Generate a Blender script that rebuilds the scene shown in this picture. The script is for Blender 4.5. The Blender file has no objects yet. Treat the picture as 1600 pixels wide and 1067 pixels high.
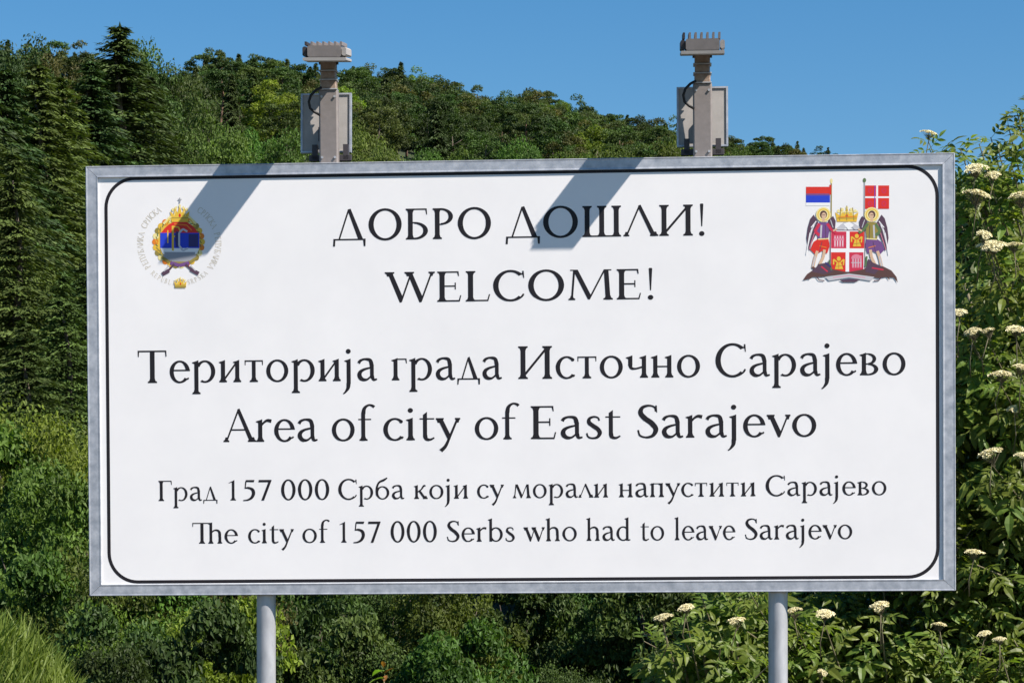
import bpy, math, random
import numpy as np
from mathutils import Vector, Matrix, Euler

# ------------------------------------------------------------------ camera, sky, sun, exposure
scene = bpy.context.scene
COL = scene.collection
F_PX, HOR, DIST, EYE = 4407.0, 1050.0, 13.0, 1.6      # photo-sized focal length, horizon row, camera distance, eye height

cam_data = bpy.data.cameras.new('camera')
cam = bpy.data.objects.new('camera', cam_data)
COL.objects.link(cam)
cam.location = (0, -DIST, EYE)
cam.rotation_euler = (math.radians(90), 0, 0)
cam_data.sensor_width = 36
cam_data.lens = F_PX / 1600 * 36
cam_data.shift_x = 0
cam_data.shift_y = (HOR - 533.5) / 1600
cam_data.clip_end = 6000
scene.camera = cam

SUN = Vector((1.64, -1.0, 2.0)).normalized()           # direction towards the sun
sun_el = math.asin(SUN.z)
sun_az = math.atan2(SUN.x, SUN.y)

world = bpy.data.worlds.new('World')
scene.world = world
world.use_nodes = True
wn = world.node_tree
sky = wn.nodes.new('ShaderNodeTexSky')
sky.sky_type = 'NISHITA'
sky.sun_disc = False
sky.sun_elevation = sun_el
sky.sun_rotation = sun_az
sky.altitude = 0
sky.air_density = 1.0
sky.dust_density = 0.0
sky.ozone_density = 1.8
bg = wn.nodes['Background']
bg.inputs['Strength'].default_value = 0.064
vivid = wn.nodes.new('ShaderNodeHueSaturation')          # the clear, saturated blue of a dry summer sky
vivid.inputs['Saturation'].default_value = 1.42
wn.links.new(sky.outputs['Color'], vivid.inputs['Color'])
wn.links.new(vivid.outputs['Color'], bg.inputs['Color'])

sd = bpy.data.lights.new('sun', 'SUN')
sd.energy = 5.0
sd.angle = math.radians(0.5)
sd.color = (1.0, 0.915, 0.83)
sun = bpy.data.objects.new('sun', sd)
COL.objects.link(sun)
sun.rotation_euler = SUN.to_track_quat('Z', 'Y').to_euler()

scene.view_settings.view_transform = 'Standard'
scene.view_settings.look = 'None'
scene.view_settings.exposure = 0.9
scene.view_settings.gamma = 1
scene.view_settings.use_curve_mapping = False

# ------------------------------------------------------------------ helpers
def tag(o, label=None, cat=None, group=None, kind=None):
    if label: o['label'] = label
    if cat: o['category'] = cat
    if group: o['group'] = group
    if kind: o['kind'] = kind
    return o

def empty(name, loc=(0, 0, 0), rot=(0, 0, 0), parent=None):
    o = bpy.data.objects.new(name, None)
    o.empty_display_size = 0.2
    COL.objects.link(o)
    o.location = loc
    o.rotation_euler = rot
    o.parent = parent
    return o

def link(name, mesh, parent=None, loc=(0, 0, 0), rot=(0, 0, 0), scale=(1, 1, 1)):
    o = bpy.data.objects.new(name, mesh)
    COL.objects.link(o)
    o.parent = parent
    o.location = loc
    o.rotation_euler = rot
    o.scale = scale
    return o

class MB:
    """collects vertices and faces, then becomes ONE mesh"""
    def __init__(s): s.v = []; s.f = []; s.m = []; s.sm = []
    def poly(s, pts, m=0):
        b = len(s.v); s.v += [tuple(p) for p in pts]
        s.f.append(tuple(range(b, b + len(pts)))); s.m.append(m); s.sm.append(False)
    def box(s, x0, x1, y0, y1, z0, z1, m=0, c=0.0, tf=None):
        """a box with chamfered edges along its length when c > 0"""
        P = []
        if c <= 0:
            P = [(x0,y0,z0),(x1,y0,z0),(x1,y1,z0),(x0,y1,z0),(x0,y0,z1),(x1,y0,z1),(x1,y1,z1),(x0,y1,z1)]
            Fs = [(0,3,2,1),(4,5,6,7),(0,1,5,4),(1,2,6,5),(2,3,7,6),(3,0,4,7)]
        else:
            X = (x0, x0+c, x1-c, x1); Y = (y0, y0+c, y1-c, y1)
            ring = [(X[1],Y[0]),(X[2],Y[0]),(X[3],Y[1]),(X[3],Y[2]),(X[2],Y[3]),(X[1],Y[3]),(X[0],Y[2]),(X[0],Y[1])]
            ins = [(X[1],Y[1]),(X[2],Y[1]),(X[2],Y[1]),(X[2],Y[2]),(X[2],Y[2]),(X[1],Y[2]),(X[1],Y[2]),(X[1],Y[1])]
            for z, rr in ((z0, ins), (z0+c, ring), (z1-c, ring), (z1, ins)):
                P += [(a, b, z) for a, b in rr]
            Fs = [tuple(range(7, -1, -1)), tuple(range(24, 32))]
            for k in range(3):
                for i in range(8):
                    j = (i+1) % 8
                    Fs.append((k*8+i, k*8+j, k*8+8+j, k*8+8+i))
        if tf: P = [tuple(tf @ Vector(p)) for p in P]
        b = len(s.v); s.v += P
        for f in Fs: s.f.append(tuple(b+i for i in f)); s.m.append(m); s.sm.append(False)
    def tube(s, pts, rad, n=8, m=0, caps=True, smooth=True):
        pts = [Vector(p) for p in pts]
        rad = rad if hasattr(rad, '__len__') else [rad]*len(pts)
        b = len(s.v)
        up = Vector((0.13, 0.21, 0.97))
        for i, p in enumerate(pts):
            t = (pts[min(i+1, len(pts)-1)] - pts[max(i-1, 0)]).normalized()
            u = t.cross(up)
            if u.length < .15: u = t.cross(Vector((1, 0, 0)))
            u.normalize(); w = u.cross(t)
            for k in range(n):
                a = 2*math.pi*k/n
                s.v.append(tuple(p + (u*math.cos(a) + w*math.sin(a))*rad[i]))
        for i in range(len(pts)-1):
            for k in range(n):
                j = (k+1) % n
                s.f.append((b+i*n+k, b+i*n+n+k, b+i*n+n+j, b+i*n+j)); s.m.append(m); s.sm.append(smooth)
        if caps:
            s.f.append(tuple(b+k for k in range(n))); s.m.append(m); s.sm.append(False)
            e = b+(len(pts)-1)*n
            s.f.append(tuple(e+k for k in range(n-1, -1, -1))); s.m.append(m); s.sm.append(False)
    def mesh(s, name, mats):
        me = bpy.data.meshes.new(name)
        me.from_pydata(s.v, [], s.f)
        for mt in (mats if isinstance(mats, (list, tuple)) else [mats]): me.materials.append(mt)
        me.polygons.foreach_set('material_index', s.m)
        me.polygons.foreach_set('use_smooth', s.sm)
        me.update()
        return me
    def build(s, name, mats, parent=None, **k):
        return link(name, s.mesh(name, mats), parent, **k)

def fast_mesh(name, V, faces, mats, mi=None, smooth=False, tone=None):
    """numpy arrays -> mesh; faces: (n,k) int array, all of k corners"""
    me = bpy.data.meshes.new(name)
    n, k = faces.shape
    me.vertices.add(len(V)); me.vertices.foreach_set('co', np.ascontiguousarray(V, dtype=np.float32).ravel())
    me.loops.add(n*k); me.loops.foreach_set('vertex_index', faces.astype(np.int32).ravel())
    me.polygons.add(n); me.polygons.foreach_set('loop_start', np.arange(0, n*k, k, dtype=np.int32))
    for mt in (mats if isinstance(mats, (list, tuple)) else [mats]): me.materials.append(mt)
    if mi is not None: me.polygons.foreach_set('material_index', np.asarray(mi, dtype=np.int32))
    me.polygons.foreach_set('use_smooth', np.full(n, smooth))
    if tone is not None:
        at = me.attributes.new('tone', 'FLOAT', 'FACE'); at.data.foreach_set('value', np.asarray(tone, dtype=np.float32))
    me.update(calc_edges=True)
    return me

# ------------------------------------------------------------------ materials
def new_mat(name):
    m = bpy.data.materials.new(name); m.use_nodes = True
    nt = m.node_tree
    return m, nt, nt.nodes['Principled BSDF']

def N(nt, kind, **k):
    n = nt.nodes.new('ShaderNode'+kind)
    for a, b in k.items(): setattr(n, a, b)
    return n

def noise(nt, scale, detail=4, rough=.55, coord='Object', stretch=None):
    tc = N(nt, 'TexCoord'); nz = N(nt, 'TexNoise')
    nz.inputs['Scale'].default_value = scale; nz.inputs['Detail'].default_value = detail; nz.inputs['Roughness'].default_value = rough
    if stretch:
        mp = N(nt, 'Mapping'); mp.inputs['Scale'].default_value = stretch
        nt.links.new(tc.outputs[coord], mp.inputs['Vector']); nt.links.new(mp.outputs['Vector'], nz.inputs['Vector'])
    else: nt.links.new(tc.outputs[coord], nz.inputs['Vector'])
    return nz

def ramp(nt, src, stops):
    r = N(nt, 'ValToRGB'); el = r.color_ramp.elements
    while len(el) < len(stops): el.new(.5)
    for e, (p, c) in zip(el, stops): e.position = p; e.color = (*c, 1)
    nt.links.new(src, r.inputs['Fac'])
    return r

def metal(name, c1, c2, rough=.45, metallic=.55, scale=9, stretch=None, bump=.05):
    m, nt, b = new_mat(name)
    nz = noise(nt, scale, 6, .65, stretch=stretch)
    r = ramp(nt, nz.outputs['Fac'], [(.32, c1), (.68, c2)])
    nt.links.new(r.outputs['Color'], b.inputs['Base Color'])
    b.inputs['Metallic'].default_value = metallic
    rr = N(nt, 'MapRange'); rr.inputs['To Min'].default_value = rough-.1; rr.inputs['To Max'].default_value = rough+.15
    nt.links.new(nz.outputs['Fac'], rr.inputs['Value']); nt.links.new(rr.outputs['Result'], b.inputs['Roughness'])
    bp = N(nt, 'Bump'); bp.inputs['Strength'].default_value = bump; bp.inputs['Distance'].default_value = .01
    nt.links.new(nz.outputs['Fac'], bp.inputs['Height']); nt.links.new(bp.outputs['Normal'], b.inputs['Normal'])
    return m

def flat(name, c, rough=.6, spec=.3):
    m, nt, b = new_mat(name)
    b.inputs['Base Color'].default_value = (*c, 1); b.inputs['Roughness'].default_value = rough
    b.inputs['Specular IOR Level'].default_value = spec
    return m

def leaf_mat(name, dark, light, var=.35, transl=.3, hue=.03, rough=.58, scale=1.2, spec=.22):
    """foliage: colour varies by leaf clump (noise), by object and along the leaf; some light passes through"""
    m, nt, b = new_mat(name)
    nz = noise(nt, scale, 5, .7)
    r = ramp(nt, nz.outputs['Fac'], [(.3, dark), (.72, light)])
    oi = N(nt, 'ObjectInfo')
    hs = N(nt, 'HueSaturation')
    mh = N(nt, 'MapRange'); mh.inputs['To Min'].default_value = .5-hue; mh.inputs['To Max'].default_value = .5+hue
    mv = N(nt, 'MapRange'); mv.inputs['To Min'].default_value = 1-var; mv.inputs['To Max'].default_value = 1+var
    mul = N(nt, 'Math', operation='FRACT'); m2 = N(nt, 'Math', operation='MULTIPLY'); m2.inputs[1].default_value = 7.31
    nt.links.new(oi.outputs['Random'], m2.inputs[0]); nt.links.new(m2.outputs[0], mul.inputs[0])
    nt.links.new(oi.outputs['Random'], mv.inputs['Value']); nt.links.new(mul.outputs[0], mh.inputs['Value'])
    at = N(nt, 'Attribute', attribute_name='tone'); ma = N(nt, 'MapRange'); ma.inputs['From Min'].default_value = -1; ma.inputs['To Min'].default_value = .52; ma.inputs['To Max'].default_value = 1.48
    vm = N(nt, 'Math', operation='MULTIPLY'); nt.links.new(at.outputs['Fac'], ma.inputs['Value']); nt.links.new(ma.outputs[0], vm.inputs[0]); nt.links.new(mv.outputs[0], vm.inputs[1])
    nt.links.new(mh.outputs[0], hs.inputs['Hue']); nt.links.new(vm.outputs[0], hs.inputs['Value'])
    nt.links.new(r.outputs['Color'], hs.inputs['Color'])
    nt.links.new(hs.outputs['Color'], b.inputs['Base Color'])
    b.inputs['Roughness'].default_value = rough
    b.inputs['Specular IOR Level'].default_value = spec
    tr = N(nt, 'BsdfTranslucent')
    br = N(nt, 'Mix', data_type='RGBA', blend_type='MULTIPLY'); br.inputs[0].default_value = 1
    nt.links.new(hs.outputs['Color'], br.inputs[6]); br.inputs[7].default_value = (1.6, 1.7, .6, 1)
    nt.links.new(br.outputs[2], tr.inputs['Color'])
    mx = N(nt, 'MixShader'); mx.inputs[0].default_value = transl
    nt.links.new(b.outputs[0], mx.inputs[1]); nt.links.new(tr.outputs[0], mx.inputs[2])
    nt.links.new(mx.outputs[0], nt.nodes['Material Output'].inputs['Surface'])
    return m

def bark_mat(name, c1, c2):
    m, nt, b = new_mat(name)
    nz = noise(nt, 6, 6, .7, stretch=(3, 3, .5))
    r = ramp(nt, nz.outputs['Fac'], [(.3, c1), (.7, c2)])
    nt.links.new(r.outputs['Color'], b.inputs['Base Color']); b.inputs['Roughness'].default_value = .9
    return m

def px(X, Y, L):
    """the point a photograph pixel shows at L metres from the camera"""
    return Vector(((X-800)/F_PX*L, L-DIST, EYE+(HOR-Y)/F_PX*L))
# ------------------------------------------------------------------ lettering: an old-style serif drawn with pen strokes
S, T, H, EX = 95, 44, 36, 44        # stem, thin stroke, serif thickness and overhang (1000 units = one em)
def lerp_poly(outer, inner): return [[outer[i], outer[i+1], inner[i+1], inner[i]] for i in range(len(outer)-1)]
def ring(cx, cy, rx, ry, wx, wy, a0=0, a1=360, n=28, dx=0, dy=0):
    o, i_ = [], []; wx *= 1.13; wy *= 1.5
    for k in range(n+1):
        a = math.radians(a0+(a1-a0)*k/n); c, s_ = math.cos(a), math.sin(a)
        o.append((cx+rx*c, cy+ry*s_)); i_.append((cx+dx+(rx-wx)*c, cy+dy+(ry-wy)*s_))
    return lerp_poly(o, i_)
def pen(pts, n=7):
    """smooth variable-width stroke through (x, y, width) points"""
    P = [np.array((p[0], p[1], p[2]+9), float) for p in pts]
    if len(P) > 2:
        Q = [2*P[0]-P[1]]+P+[2*P[-1]-P[-2]]; R_ = []
        for i in range(1, len(Q)-2):
            for k in range(n):
                t = k/n
                R_.append(.5*(2*Q[i]+(Q[i+1]-Q[i-1])*t+(2*Q[i-1]-5*Q[i]+4*Q[i+1]-Q[i+2])*t*t+(3*Q[i]-Q[i-1]-3*Q[i+1]+Q[i+2])*t**3))
        R_.append(P[-1]); P = R_
    L_, Rr = [], []
    for i, p in enumerate(P):
        d = P[min(i+1, len(P)-1)][:2]-P[max(i-1, 0)][:2]; d = d/(np.hypot(*d)+1e-9)
        nn = np.array([-d[1], d[0]])*p[2]/2
        L_.append(tuple(p[:2]+nn)); Rr.append(tuple(p[:2]-nn))
    return lerp_poly(L_, Rr)
def quad(*p): return [list(p)]
def dot(x, y, r=46): return [[(x+r*math.cos(a*math.pi/8), y+r*math.sin(a*math.pi/8)) for a in range(16)]]
def sf(x0, x1, y, up=1, l=EX, r=EX):       # bracketed serif under (up=1) or over (up=-1) a stem x0..x1
    h = H*up
    pts = [(x0-l, y), (x1+r, y), (x1+r, y+h*.75)]
    pts += ([(x1+14, y+h*1.25), (x1, y+h*2.6)] if r > 0 else [(x1, y+h*2.6)])
    pts += ([(x0, y+h*2.6), (x0-14, y+h*1.25)] if l > 0 else [(x0, y+h*2.6)])
    pts += [(x0-l, y+h*.75)]
    return [pts]
def stem(x, y0=0, y1=650, w=S, bot=1, top=1):
    g = quad((x, y0), (x+w, y0), (x+w, y1), (x, y1))
    if bot: g += sf(x, x+w, y0, 1)
    if top: g += sf(x, x+w, y1, -1)
    return g
def lstem(x, y1=437, w=81, bot=1, y0=0):   # lower-case stem with a slanting flag at its top
    g = quad((x, y0), (x+w, y0), (x+w, y1+10), (x, y1-22))
    g += [[(x-44, y1-34), (x-44, y1-46), (x, y1-66), (x+4, y1-16)]]
    if bot: g += sf(x, x+w, y0, 1, 36, 36)
    return g
def dg(xa, xb, w, y0=0, y1=650): return quad((xa, y0), (xa+w, y0), (xb+w, y1), (xb, y1))
def bowl(x, cy, rx, ry, wx=80, wy=28): return ring(x, cy, rx, ry, wx, wy, -90, 90, 16)
def bar(x0, x1, y, h=30): return quad((x0, y), (x1, y), (x1, y+h), (x0, y+h))
def beak(x, y, d=-1, l=90, w=30): return quad((x-w, y), (x+6, y), (x+14, y+d*l), (x-4, y+d*l))
def tri(w, foot=1, x0=30, h=650, tl=34, tr=88, sc=1.0):
    ax = x0+w*.46
    g = dg(x0+20*sc, ax-tl*.2, tl, 0, h-10)+[[(x0+w-tr, 0), (x0+w, 0), (ax+tl*.9, h+14), (ax-tl*.4, h-6), (ax-tl*.2, h-70*sc)]]
    if foot: g += sf(x0+20*sc, x0+20*sc+tl, 0, 1, 40*sc, 40*sc)+sf(x0+w-tr, x0+w, 0, 1, 34*sc, 40*sc)
    return g, ax
def small_bowl(cx, rx, wx=72, wy=26, cy=218, ry=228): return ring(cx, cy, rx, ry, wx, wy, n=26)

def gl(ch):
    g = None
    if ch in 'ОO': return ring(372, 325, 335, 340, 92, 32, n=36), 744
    if ch in 'СC':
        return ring(360, 325, 325, 340, 90, 32, 46, 312, 30)+pen([(575, 560, 26), (596, 590, 40)])+beak(602, 640, -1, 150, 26)+pen([(560, 80, 26), (585, 112, 30), (604, 150, 22)]), 640
    if ch == 'Д':
        return dg(120, 318, 34, 20, 655)+[[(520, 20), (622, 20), (372, 668), (330, 655), (322, 600)]]+bar(20, 672, 0, 32)+quad((20, 32), (60, 32), (44, -128), (22, -128))+quad((10, -128), (52, -128), (60, 0), (20, 0))+quad((622, 0), (672, 0), (668, -128), (634, -128)), 684
    if ch == 'Л':
        g, ax = tri(610); return g, 650
    if ch == 'A' or ch == 'А':
        g, ax = tri(580); return g+bar(150, 440, 225, 30), 612
    if ch == 'Б':
        return stem(80)+bar(160, 452, 618, 32)+beak(452, 650, -1, 130)+ring(205, 182, 275, 186, 84, 28, -90, 90)+bar(160, 206, 0, 28)+bar(160, 206, 340, 28), 530
    if ch in 'РP':
        return stem(80)+bowl(200, 474, 245, 178)+bar(160, 201, 296, 28)+bar(160, 201, 622, 28), 490
    if ch == 'R': g, a = gl('P'); return g+dg(480, 210, 86, 0, 310)+sf(480, 566, 0), 600
    if ch in 'BВ': g, a = gl('Б'); return stem(80)+ring(205, 175, 250, 178, 84, 28, -90, 90)+bar(160, 206, 0, 28)+bar(160, 206, 326, 28)+bowl(200, 488, 205, 162), 510
    if ch == 'Ш': return stem(80)+stem(360)+stem(640)+bar(80, 724, 0, 30), 800
    if ch == 'И': return stem(80)+stem(540)+pen([(140, 60, 36), (560, 590, 36)]), 705
    if ch == 'П': return stem(80)+stem(480)+bar(80, 564, 620, 30), 640
    if ch in 'TТ': return stem(262, top=0)+bar(30, 580, 618, 32)+quad((22, 650), (52, 650), (44, 520), (24, 530))+quad((558, 650), (588, 650), (594, 530), (574, 520)), 610
    if ch == 'I': return stem(80), 245
    if ch == 'U': return stem(80, 200)+pen([(122, 220, 80), (170, 50, 60), (300, 8, 34), (420, 60, 34), (450, 200, 34), (450, 640, 34)]), 560
    if ch == 'Г': return stem(80)+bar(160, 455, 618, 32)+beak(455, 650, -1, 135), 480
    if ch in 'EЕ': return stem(80)+bar(160, 430, 618, 32)+beak(430, 650, -1, 105)+bar(160, 380, 318, 30)+quad((362, 260), (384, 260), (384, 408), (362, 408))+bar(160, 450, 0, 32)+quad((430, 0), (456, 0), (486, 135), (464, 135)), 520
    if ch == 'L': return stem(80)+bar(160, 450, 0, 32)+quad((430, 0), (456, 0), (492, 150), (468, 150)), 500
    if ch in 'KК': return stem(80)+pen([(150, 310, 34), (480, 630, 34)])+dg(480, 190, 96, 0, 350)+sf(480, 576, 0)+sf(440, 500, 650, -1, 30, 30), 610
    if ch in 'У': return dg(280, 40, 84, 180, 650)+pen([(560, 640, 34), (330, 120, 40), (250, 10, 50), (170, 20, 60)])+sf(40, 124, 650, -1)+sf(540, 580, 650, -1), 620
    if ch == 'M': return dg(75, 120, 38, 0, 640)+[[(115, 650), (205, 650), (445, 110), (420, 10), (392, 10)]]+dg(396, 690, 34, 10, 650)+[[(690, 650), (775, 650), (812, 0), (722, 0)]]+sf(75, 113, 0)+sf(722, 812, 0)+bar(62, 180, 626, 24)+bar(720, 830, 626, 24), 880
    if ch == 'W': return [[(60, 650), (152, 650), (352, 110), (322, -8), (292, -8)]]+dg(300, 498, 34, 0, 640)+[[(430, 650), (522, 650), (722, 110), (692, -8), (662, -8)]]+dg(672, 880, 34, 0, 640)+sf(60, 152, 650, -1)+sf(430, 522, 650, -1)+sf(880, 912, 650, -1), 950
    if ch == 'S': return pen([(385, 520, 24), (360, 605, 26), (250, 636, 34), (140, 595, 58), (110, 490, 84), (190, 385, 90), (310, 290, 92), (385, 170, 84), (330, 50, 56), (205, 14, 30), (95, 55, 28), (62, 160, 24)])+beak(398, 640, -1, 140, 22), 450
    if ch == '!': return [[(98, 655), (112, 668), (150, 668), (164, 655), (142, 190), (120, 190)]]+dot(131, 38, 52), 300
    if ch == '1': return quad((190, 0), (270, 0), (270, 656), (190, 610))+[[(90, 560), (100, 548), (190, 575), (196, 615)]]+sf(190, 270, 0), 440
    if ch == '5': return pen([(165, 612, 30), (150, 480, 26), (138, 372, 24)])+quad((150, 590), (165, 650), (425, 650), (405, 580))+pen([(138, 384, 26), (230, 400, 56), (360, 340, 84), (390, 210, 92), (330, 80, 74), (210, 10, 44), (80, -6, 26)]), 480
    if ch == '7': return quad((50, 575), (60, 650), (440, 650), (415, 575))+[[(350, 590), (440, 650), (446, 630), (215, -10), (130, -10)]], 470
    if ch == '0': return ring(240, 325, 212, 338, 82, 30, n=30), 480
    # lower case
    if ch in 'оo': return small_bowl(245, 218), 490
    if ch in 'сc': return ring(240, 218, 210, 228, 74, 26, 55, 318, 24)+dot(352, 372, 34)+pen([(390, 72, 24), (360, 40, 30)]), 405
    if ch in 'еe': return ring(230, 218, 202, 228, 74, 26, 8, 322, 26)+bar(70, 432, 232, 30)+pen([(376, 66, 26), (405, 96, 22)]), 440
    if ch in 'аa': return quad((285, 80), (357, 40), (357, 300), (285, 300))+pen([(60, 350, 56), (95, 400, 46), (180, 430, 34), (285, 405, 62), (321, 290, 72)])+pen([(300, 262, 26), (165, 225, 40), (90, 170, 66), (78, 95, 78), (130, 30, 66), (220, 25, 34), (300, 85, 26)])+pen([(322, 90, 70), (352, 22, 46), (420, 30, 22)]), 428
    if ch in 'иu': return lstem(70)+lstem(350)+pen([(130, 50, 28), (370, 385, 28)]), 500
    if ch in 'рp': return lstem(66, bot=0, y0=-225)+sf(66, 140, -230, 1, 40, 46)+ring(275, 218, 205, 226, 74, 26, -118, 150, 26), 510
    if ch == 'н': return lstem(66)+lstem(330)+bar(130, 340, 205, 28), 476
    if ch == 'п': return lstem(66)+lstem(330)+bar(66, 404, 408, 26), 476
    if ch == 'т': return stem(168, 0, 420, 74, 1, 0)+bar(30, 380, 408, 26)+quad((24, 434), (48, 434), (42, 330), (26, 338))+quad((362, 434), (386, 434), (384, 338), (368, 330)), 410
    if ch == 'г': return lstem(66)+bar(130, 320, 408, 26)+beak(322, 434, -1, 96, 24), 345
    if ch == 'в': return lstem(66)+bowl(190, 322, 150, 112, 62, 24)+ring(190, 118, 190, 120, 70, 24, -90, 90, 14)+bar(130, 192, 0, 24)+bar(130, 192, 212, 24)+bar(120, 192, 410, 24), 420
    if ch == 'к': return lstem(66)+pen([(130, 215, 28), (250, 300, 36), (330, 415, 48), (385, 412, 30)])+dg(330, 160, 84, 0, 250)+sf(330, 414, 0, 1, 30, 36), 458
    if ch == 'м': return dg(60, 105, 34, 0, 434)+[[(98, 436), (178, 436), (322, 95), (296, 0), (272, 0)]]+dg(276, 452, 30, 0, 436)+[[(448, 436), (522, 436), (556, 0), (478, 0)]]+sf(60, 94, 0, 1, 36, 36)+sf(478, 556, 0, 1, 34, 36), 615
    if ch == 'л': g, ax = tri(420, x0=14, h=434, tl=30, tr=78, sc=.8); return g, 445
    if ch == 'д': return dg(100, 232, 30, 10, 440)+[[(348, 10), (432, 10), (268, 458), (236, 440), (230, 400)]]+bar(24, 476, 0, 28)+quad((24, 10), (60, 10), (44, -96), (22, -96))+quad((436, 10), (476, 10), (474, -96), (444, -96)), 480
    if ch == 'ч': return lstem(320)+lstem(62, bot=0, y0=250)+pen([(99, 270, 74), (120, 196, 50), (200, 180, 30), (330, 215, 26)]), 456
    if ch == 'б': return small_bowl(250, 215, cy=205, ry=215)+pen([(66, 230, 66), (80, 400, 56), (150, 540, 54), (290, 610, 62), (400, 680, 30)]), 500
    if ch in 'jј': return lstem(70, bot=0, y0=-60)+pen([(107, -40, 74), (96, -140, 60), (40, -226, 26), (0, -256, 14)])+dot(106, 590, 48), 235
    if ch == 'i': return lstem(66)+dot(104, 590, 48), 232
    if ch in 'уy': return [[(30, 434), (118, 434), (262, 110), (232, 0), (214, 20)]]+pen([(398, 430, 30), (258, 70, 36), (176, -120, 52), (90, -215, 66)])+sf(36, 112, 434, -1, 32, 36)+sf(384, 414, 434, -1, 36, 30), 430
    if ch == 'v': return [[(30, 434), (118, 434), (258, 110), (236, -10), (206, -10)]]+dg(212, 374, 32, -8, 430)+sf(36, 112, 434, -1, 32, 36)+sf(374, 404, 434, -1, 36, 30), 425
    if ch == 'w': return [[(26, 434), (112, 434), (240, 110), (216, -10), (190, -10)]]+dg(196, 330, 30, -8, 430)+[[(270, 434), (356, 434), (488, 110), (464, -10), (436, -10)]]+dg(444, 586, 30, -8, 430)+sf(32, 106, 434, -1, 32, 34)+sf(276, 350, 434, -1, 30, 34)+sf(586, 614, 434, -1, 34, 30), 638
    if ch == 'r': return lstem(66)+pen([(135, 330, 26), (190, 390, 34), (250, 420, 50), (325, 405, 62)]), 338
    if ch == 'f': return quad((88, 0), (162, 0), (162, 560), (88, 540))+sf(88, 162, 0, 1, 38, 44)+bar(30, 275, 408, 26)+pen([(125, 530, 74), (150, 640, 56), (225, 702, 30), (300, 690, 40), (335, 660, 50)]), 300
    if ch == 't': return quad((86, 70), (160, 70), (160, 560), (86, 500))+bar(26, 290, 408, 26)+pen([(123, 90, 74), (145, 26, 58), (215, 10, 36), (290, 48, 20)]), 302
    if ch == 's': return pen([(275, 350, 22), (255, 405, 24), (185, 428, 30), (105, 395, 46), (95, 320, 66), (160, 255, 72), (245, 190, 72), (285, 110, 66), (240, 28, 44), (150, 8, 28), (75, 40, 26), (55, 110, 20)]), 345
    if ch == 'h': return lstem(66, 712)+lstem(335, 200)[:1]+sf(335, 409, 0, 1, 36, 36)+pen([(130, 345, 24), (200, 405, 36), (300, 412, 50), (364, 340, 70), (372, 180, 74)]), 484
    if ch == 'b': return lstem(66, 712, bot=0)+ring(262, 218, 208, 226, 74, 26, -150, 140, 26)+pen([(103, 40, 60), (140, 14, 30)]), 496
    if ch == 'd': return lstem(330, 712, bot=0)+ring(245, 218, 212, 226, 74, 26, 35, 320, 26)+pen([(368, 70, 72), (395, 18, 44), (470, 26, 20)]), 486
    if ch == 'l': return lstem(66, 712), 228
    if ch == 'q': return gl('T')[0]+[[]], 0
    raise KeyError(ch)

def word_polys(w):
    polys, x = [], 0
    i = 0
    while i < len(w):
        if w[i:i+2] == 'Th':                 # the two letters share one bar
            g, a = gl('T'); polys += [[(px_+x, py_) for px_, py_ in p] for p in g]; x += 470
            g, a = gl('h'); polys += [[(px_+x, py_*(.92 if py_ > 500 else 1)) for px_, py_ in p] for p in g]; x += a; i += 2; continue
        g, a = gl(w[i]); polys += [[(px_+x, py_) for px_, py_ in p] for p in g]; x += a+12
        i += 1
    xs = [p[0] for q in polys for p in q]
    return polys, min(xs), max(xs)

LINES = [
 (.6380, .1416, [('ДОБРО',-0.8503,-0.1172), ('ДОШЛИ!',-0.0504,0.8635)]),
 (.3500, .1390, [('WELCOME!',-0.6106,0.6282)]),
 (-.0095, .1505, [('Територија',-1.7669,-0.6488), ('града',-0.5830,-0.0705), ('Источно',0.0044,0.8408), ('Сарајево',0.9112,1.7775)]),
 (-.2862, .1520, [('Area',-1.3681,-0.9278), ('of',-0.8618,-0.6587), ('city',-0.6224,-0.2649), ('of',-0.1982,0.0104), ('East',0.0610,0.4753), ('Sarajevo',0.5510,1.3709)]),
 (-.5565, .0940, [('Град',-1.6750,-1.3982), ('157',-1.3464,-1.1443), ('000',-1.1003,-0.8754), ('Срба',-0.8337,-0.5264), ('који',-0.4824,-0.2307), ('су',-0.1892,-0.0648), ('морали',-0.0234,0.4154), ('напустити',0.4643,1.0923), ('Сарајево',1.1385,1.6894)]),
 (-.7555, .0965, [('The',-1.5172,-1.3036), ('city',-1.2563,-1.0421), ('of',-1.0026,-0.8736), ('157',-0.8298,-0.6376), ('000',-0.5914,-0.3765), ('Serbs',-0.3304,-0.0157), ('who',0.0246,0.2708), ('had',0.3144,0.5178), ('to',0.5643,0.6729), ('leave',0.7202,0.9996), ('Sarajevo',1.0429,1.5333)]),
]

# ------------------------------------------------------------------ the sign
def white_film():
    m, nt, b = new_mat('white_reflective_film')
    nz = noise(nt, 3.2, 5, .6); r = ramp(nt, nz.outputs['Fac'], [(.3, (.755, .75, .75)), (.68, (.80, .793, .79))])
    nt.links.new(r.outputs['Color'], b.inputs['Base Color'])
    b.inputs['Roughness'].default_value = .42; b.inputs['Specular IOR Level'].default_value = .35
    n2 = noise(nt, 260, 2, .5); bp = N(nt, 'Bump'); bp.inputs['Strength'].default_value = .04; bp.inputs['Distance'].default_value = .002
    nt.links.new(n2.outputs['Fac'], bp.inputs['Height']); nt.links.new(bp.outputs['Normal'], b.inputs['Normal'])
    return m
M_film = white_film()
M_ink = flat('black_ink', (.012, .010, .013), .5, .3)
M_alu = metal('galvanised_frame', (.30, .325, .37), (.50, .52, .56), .42, .35, 22, (1, 1, 1), .06)
M_zinc = metal('galvanised_pipe', (.32, .33, .35), (.46, .47, .49), .42, .35, 16, (1, 1, .4), .04)
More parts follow.
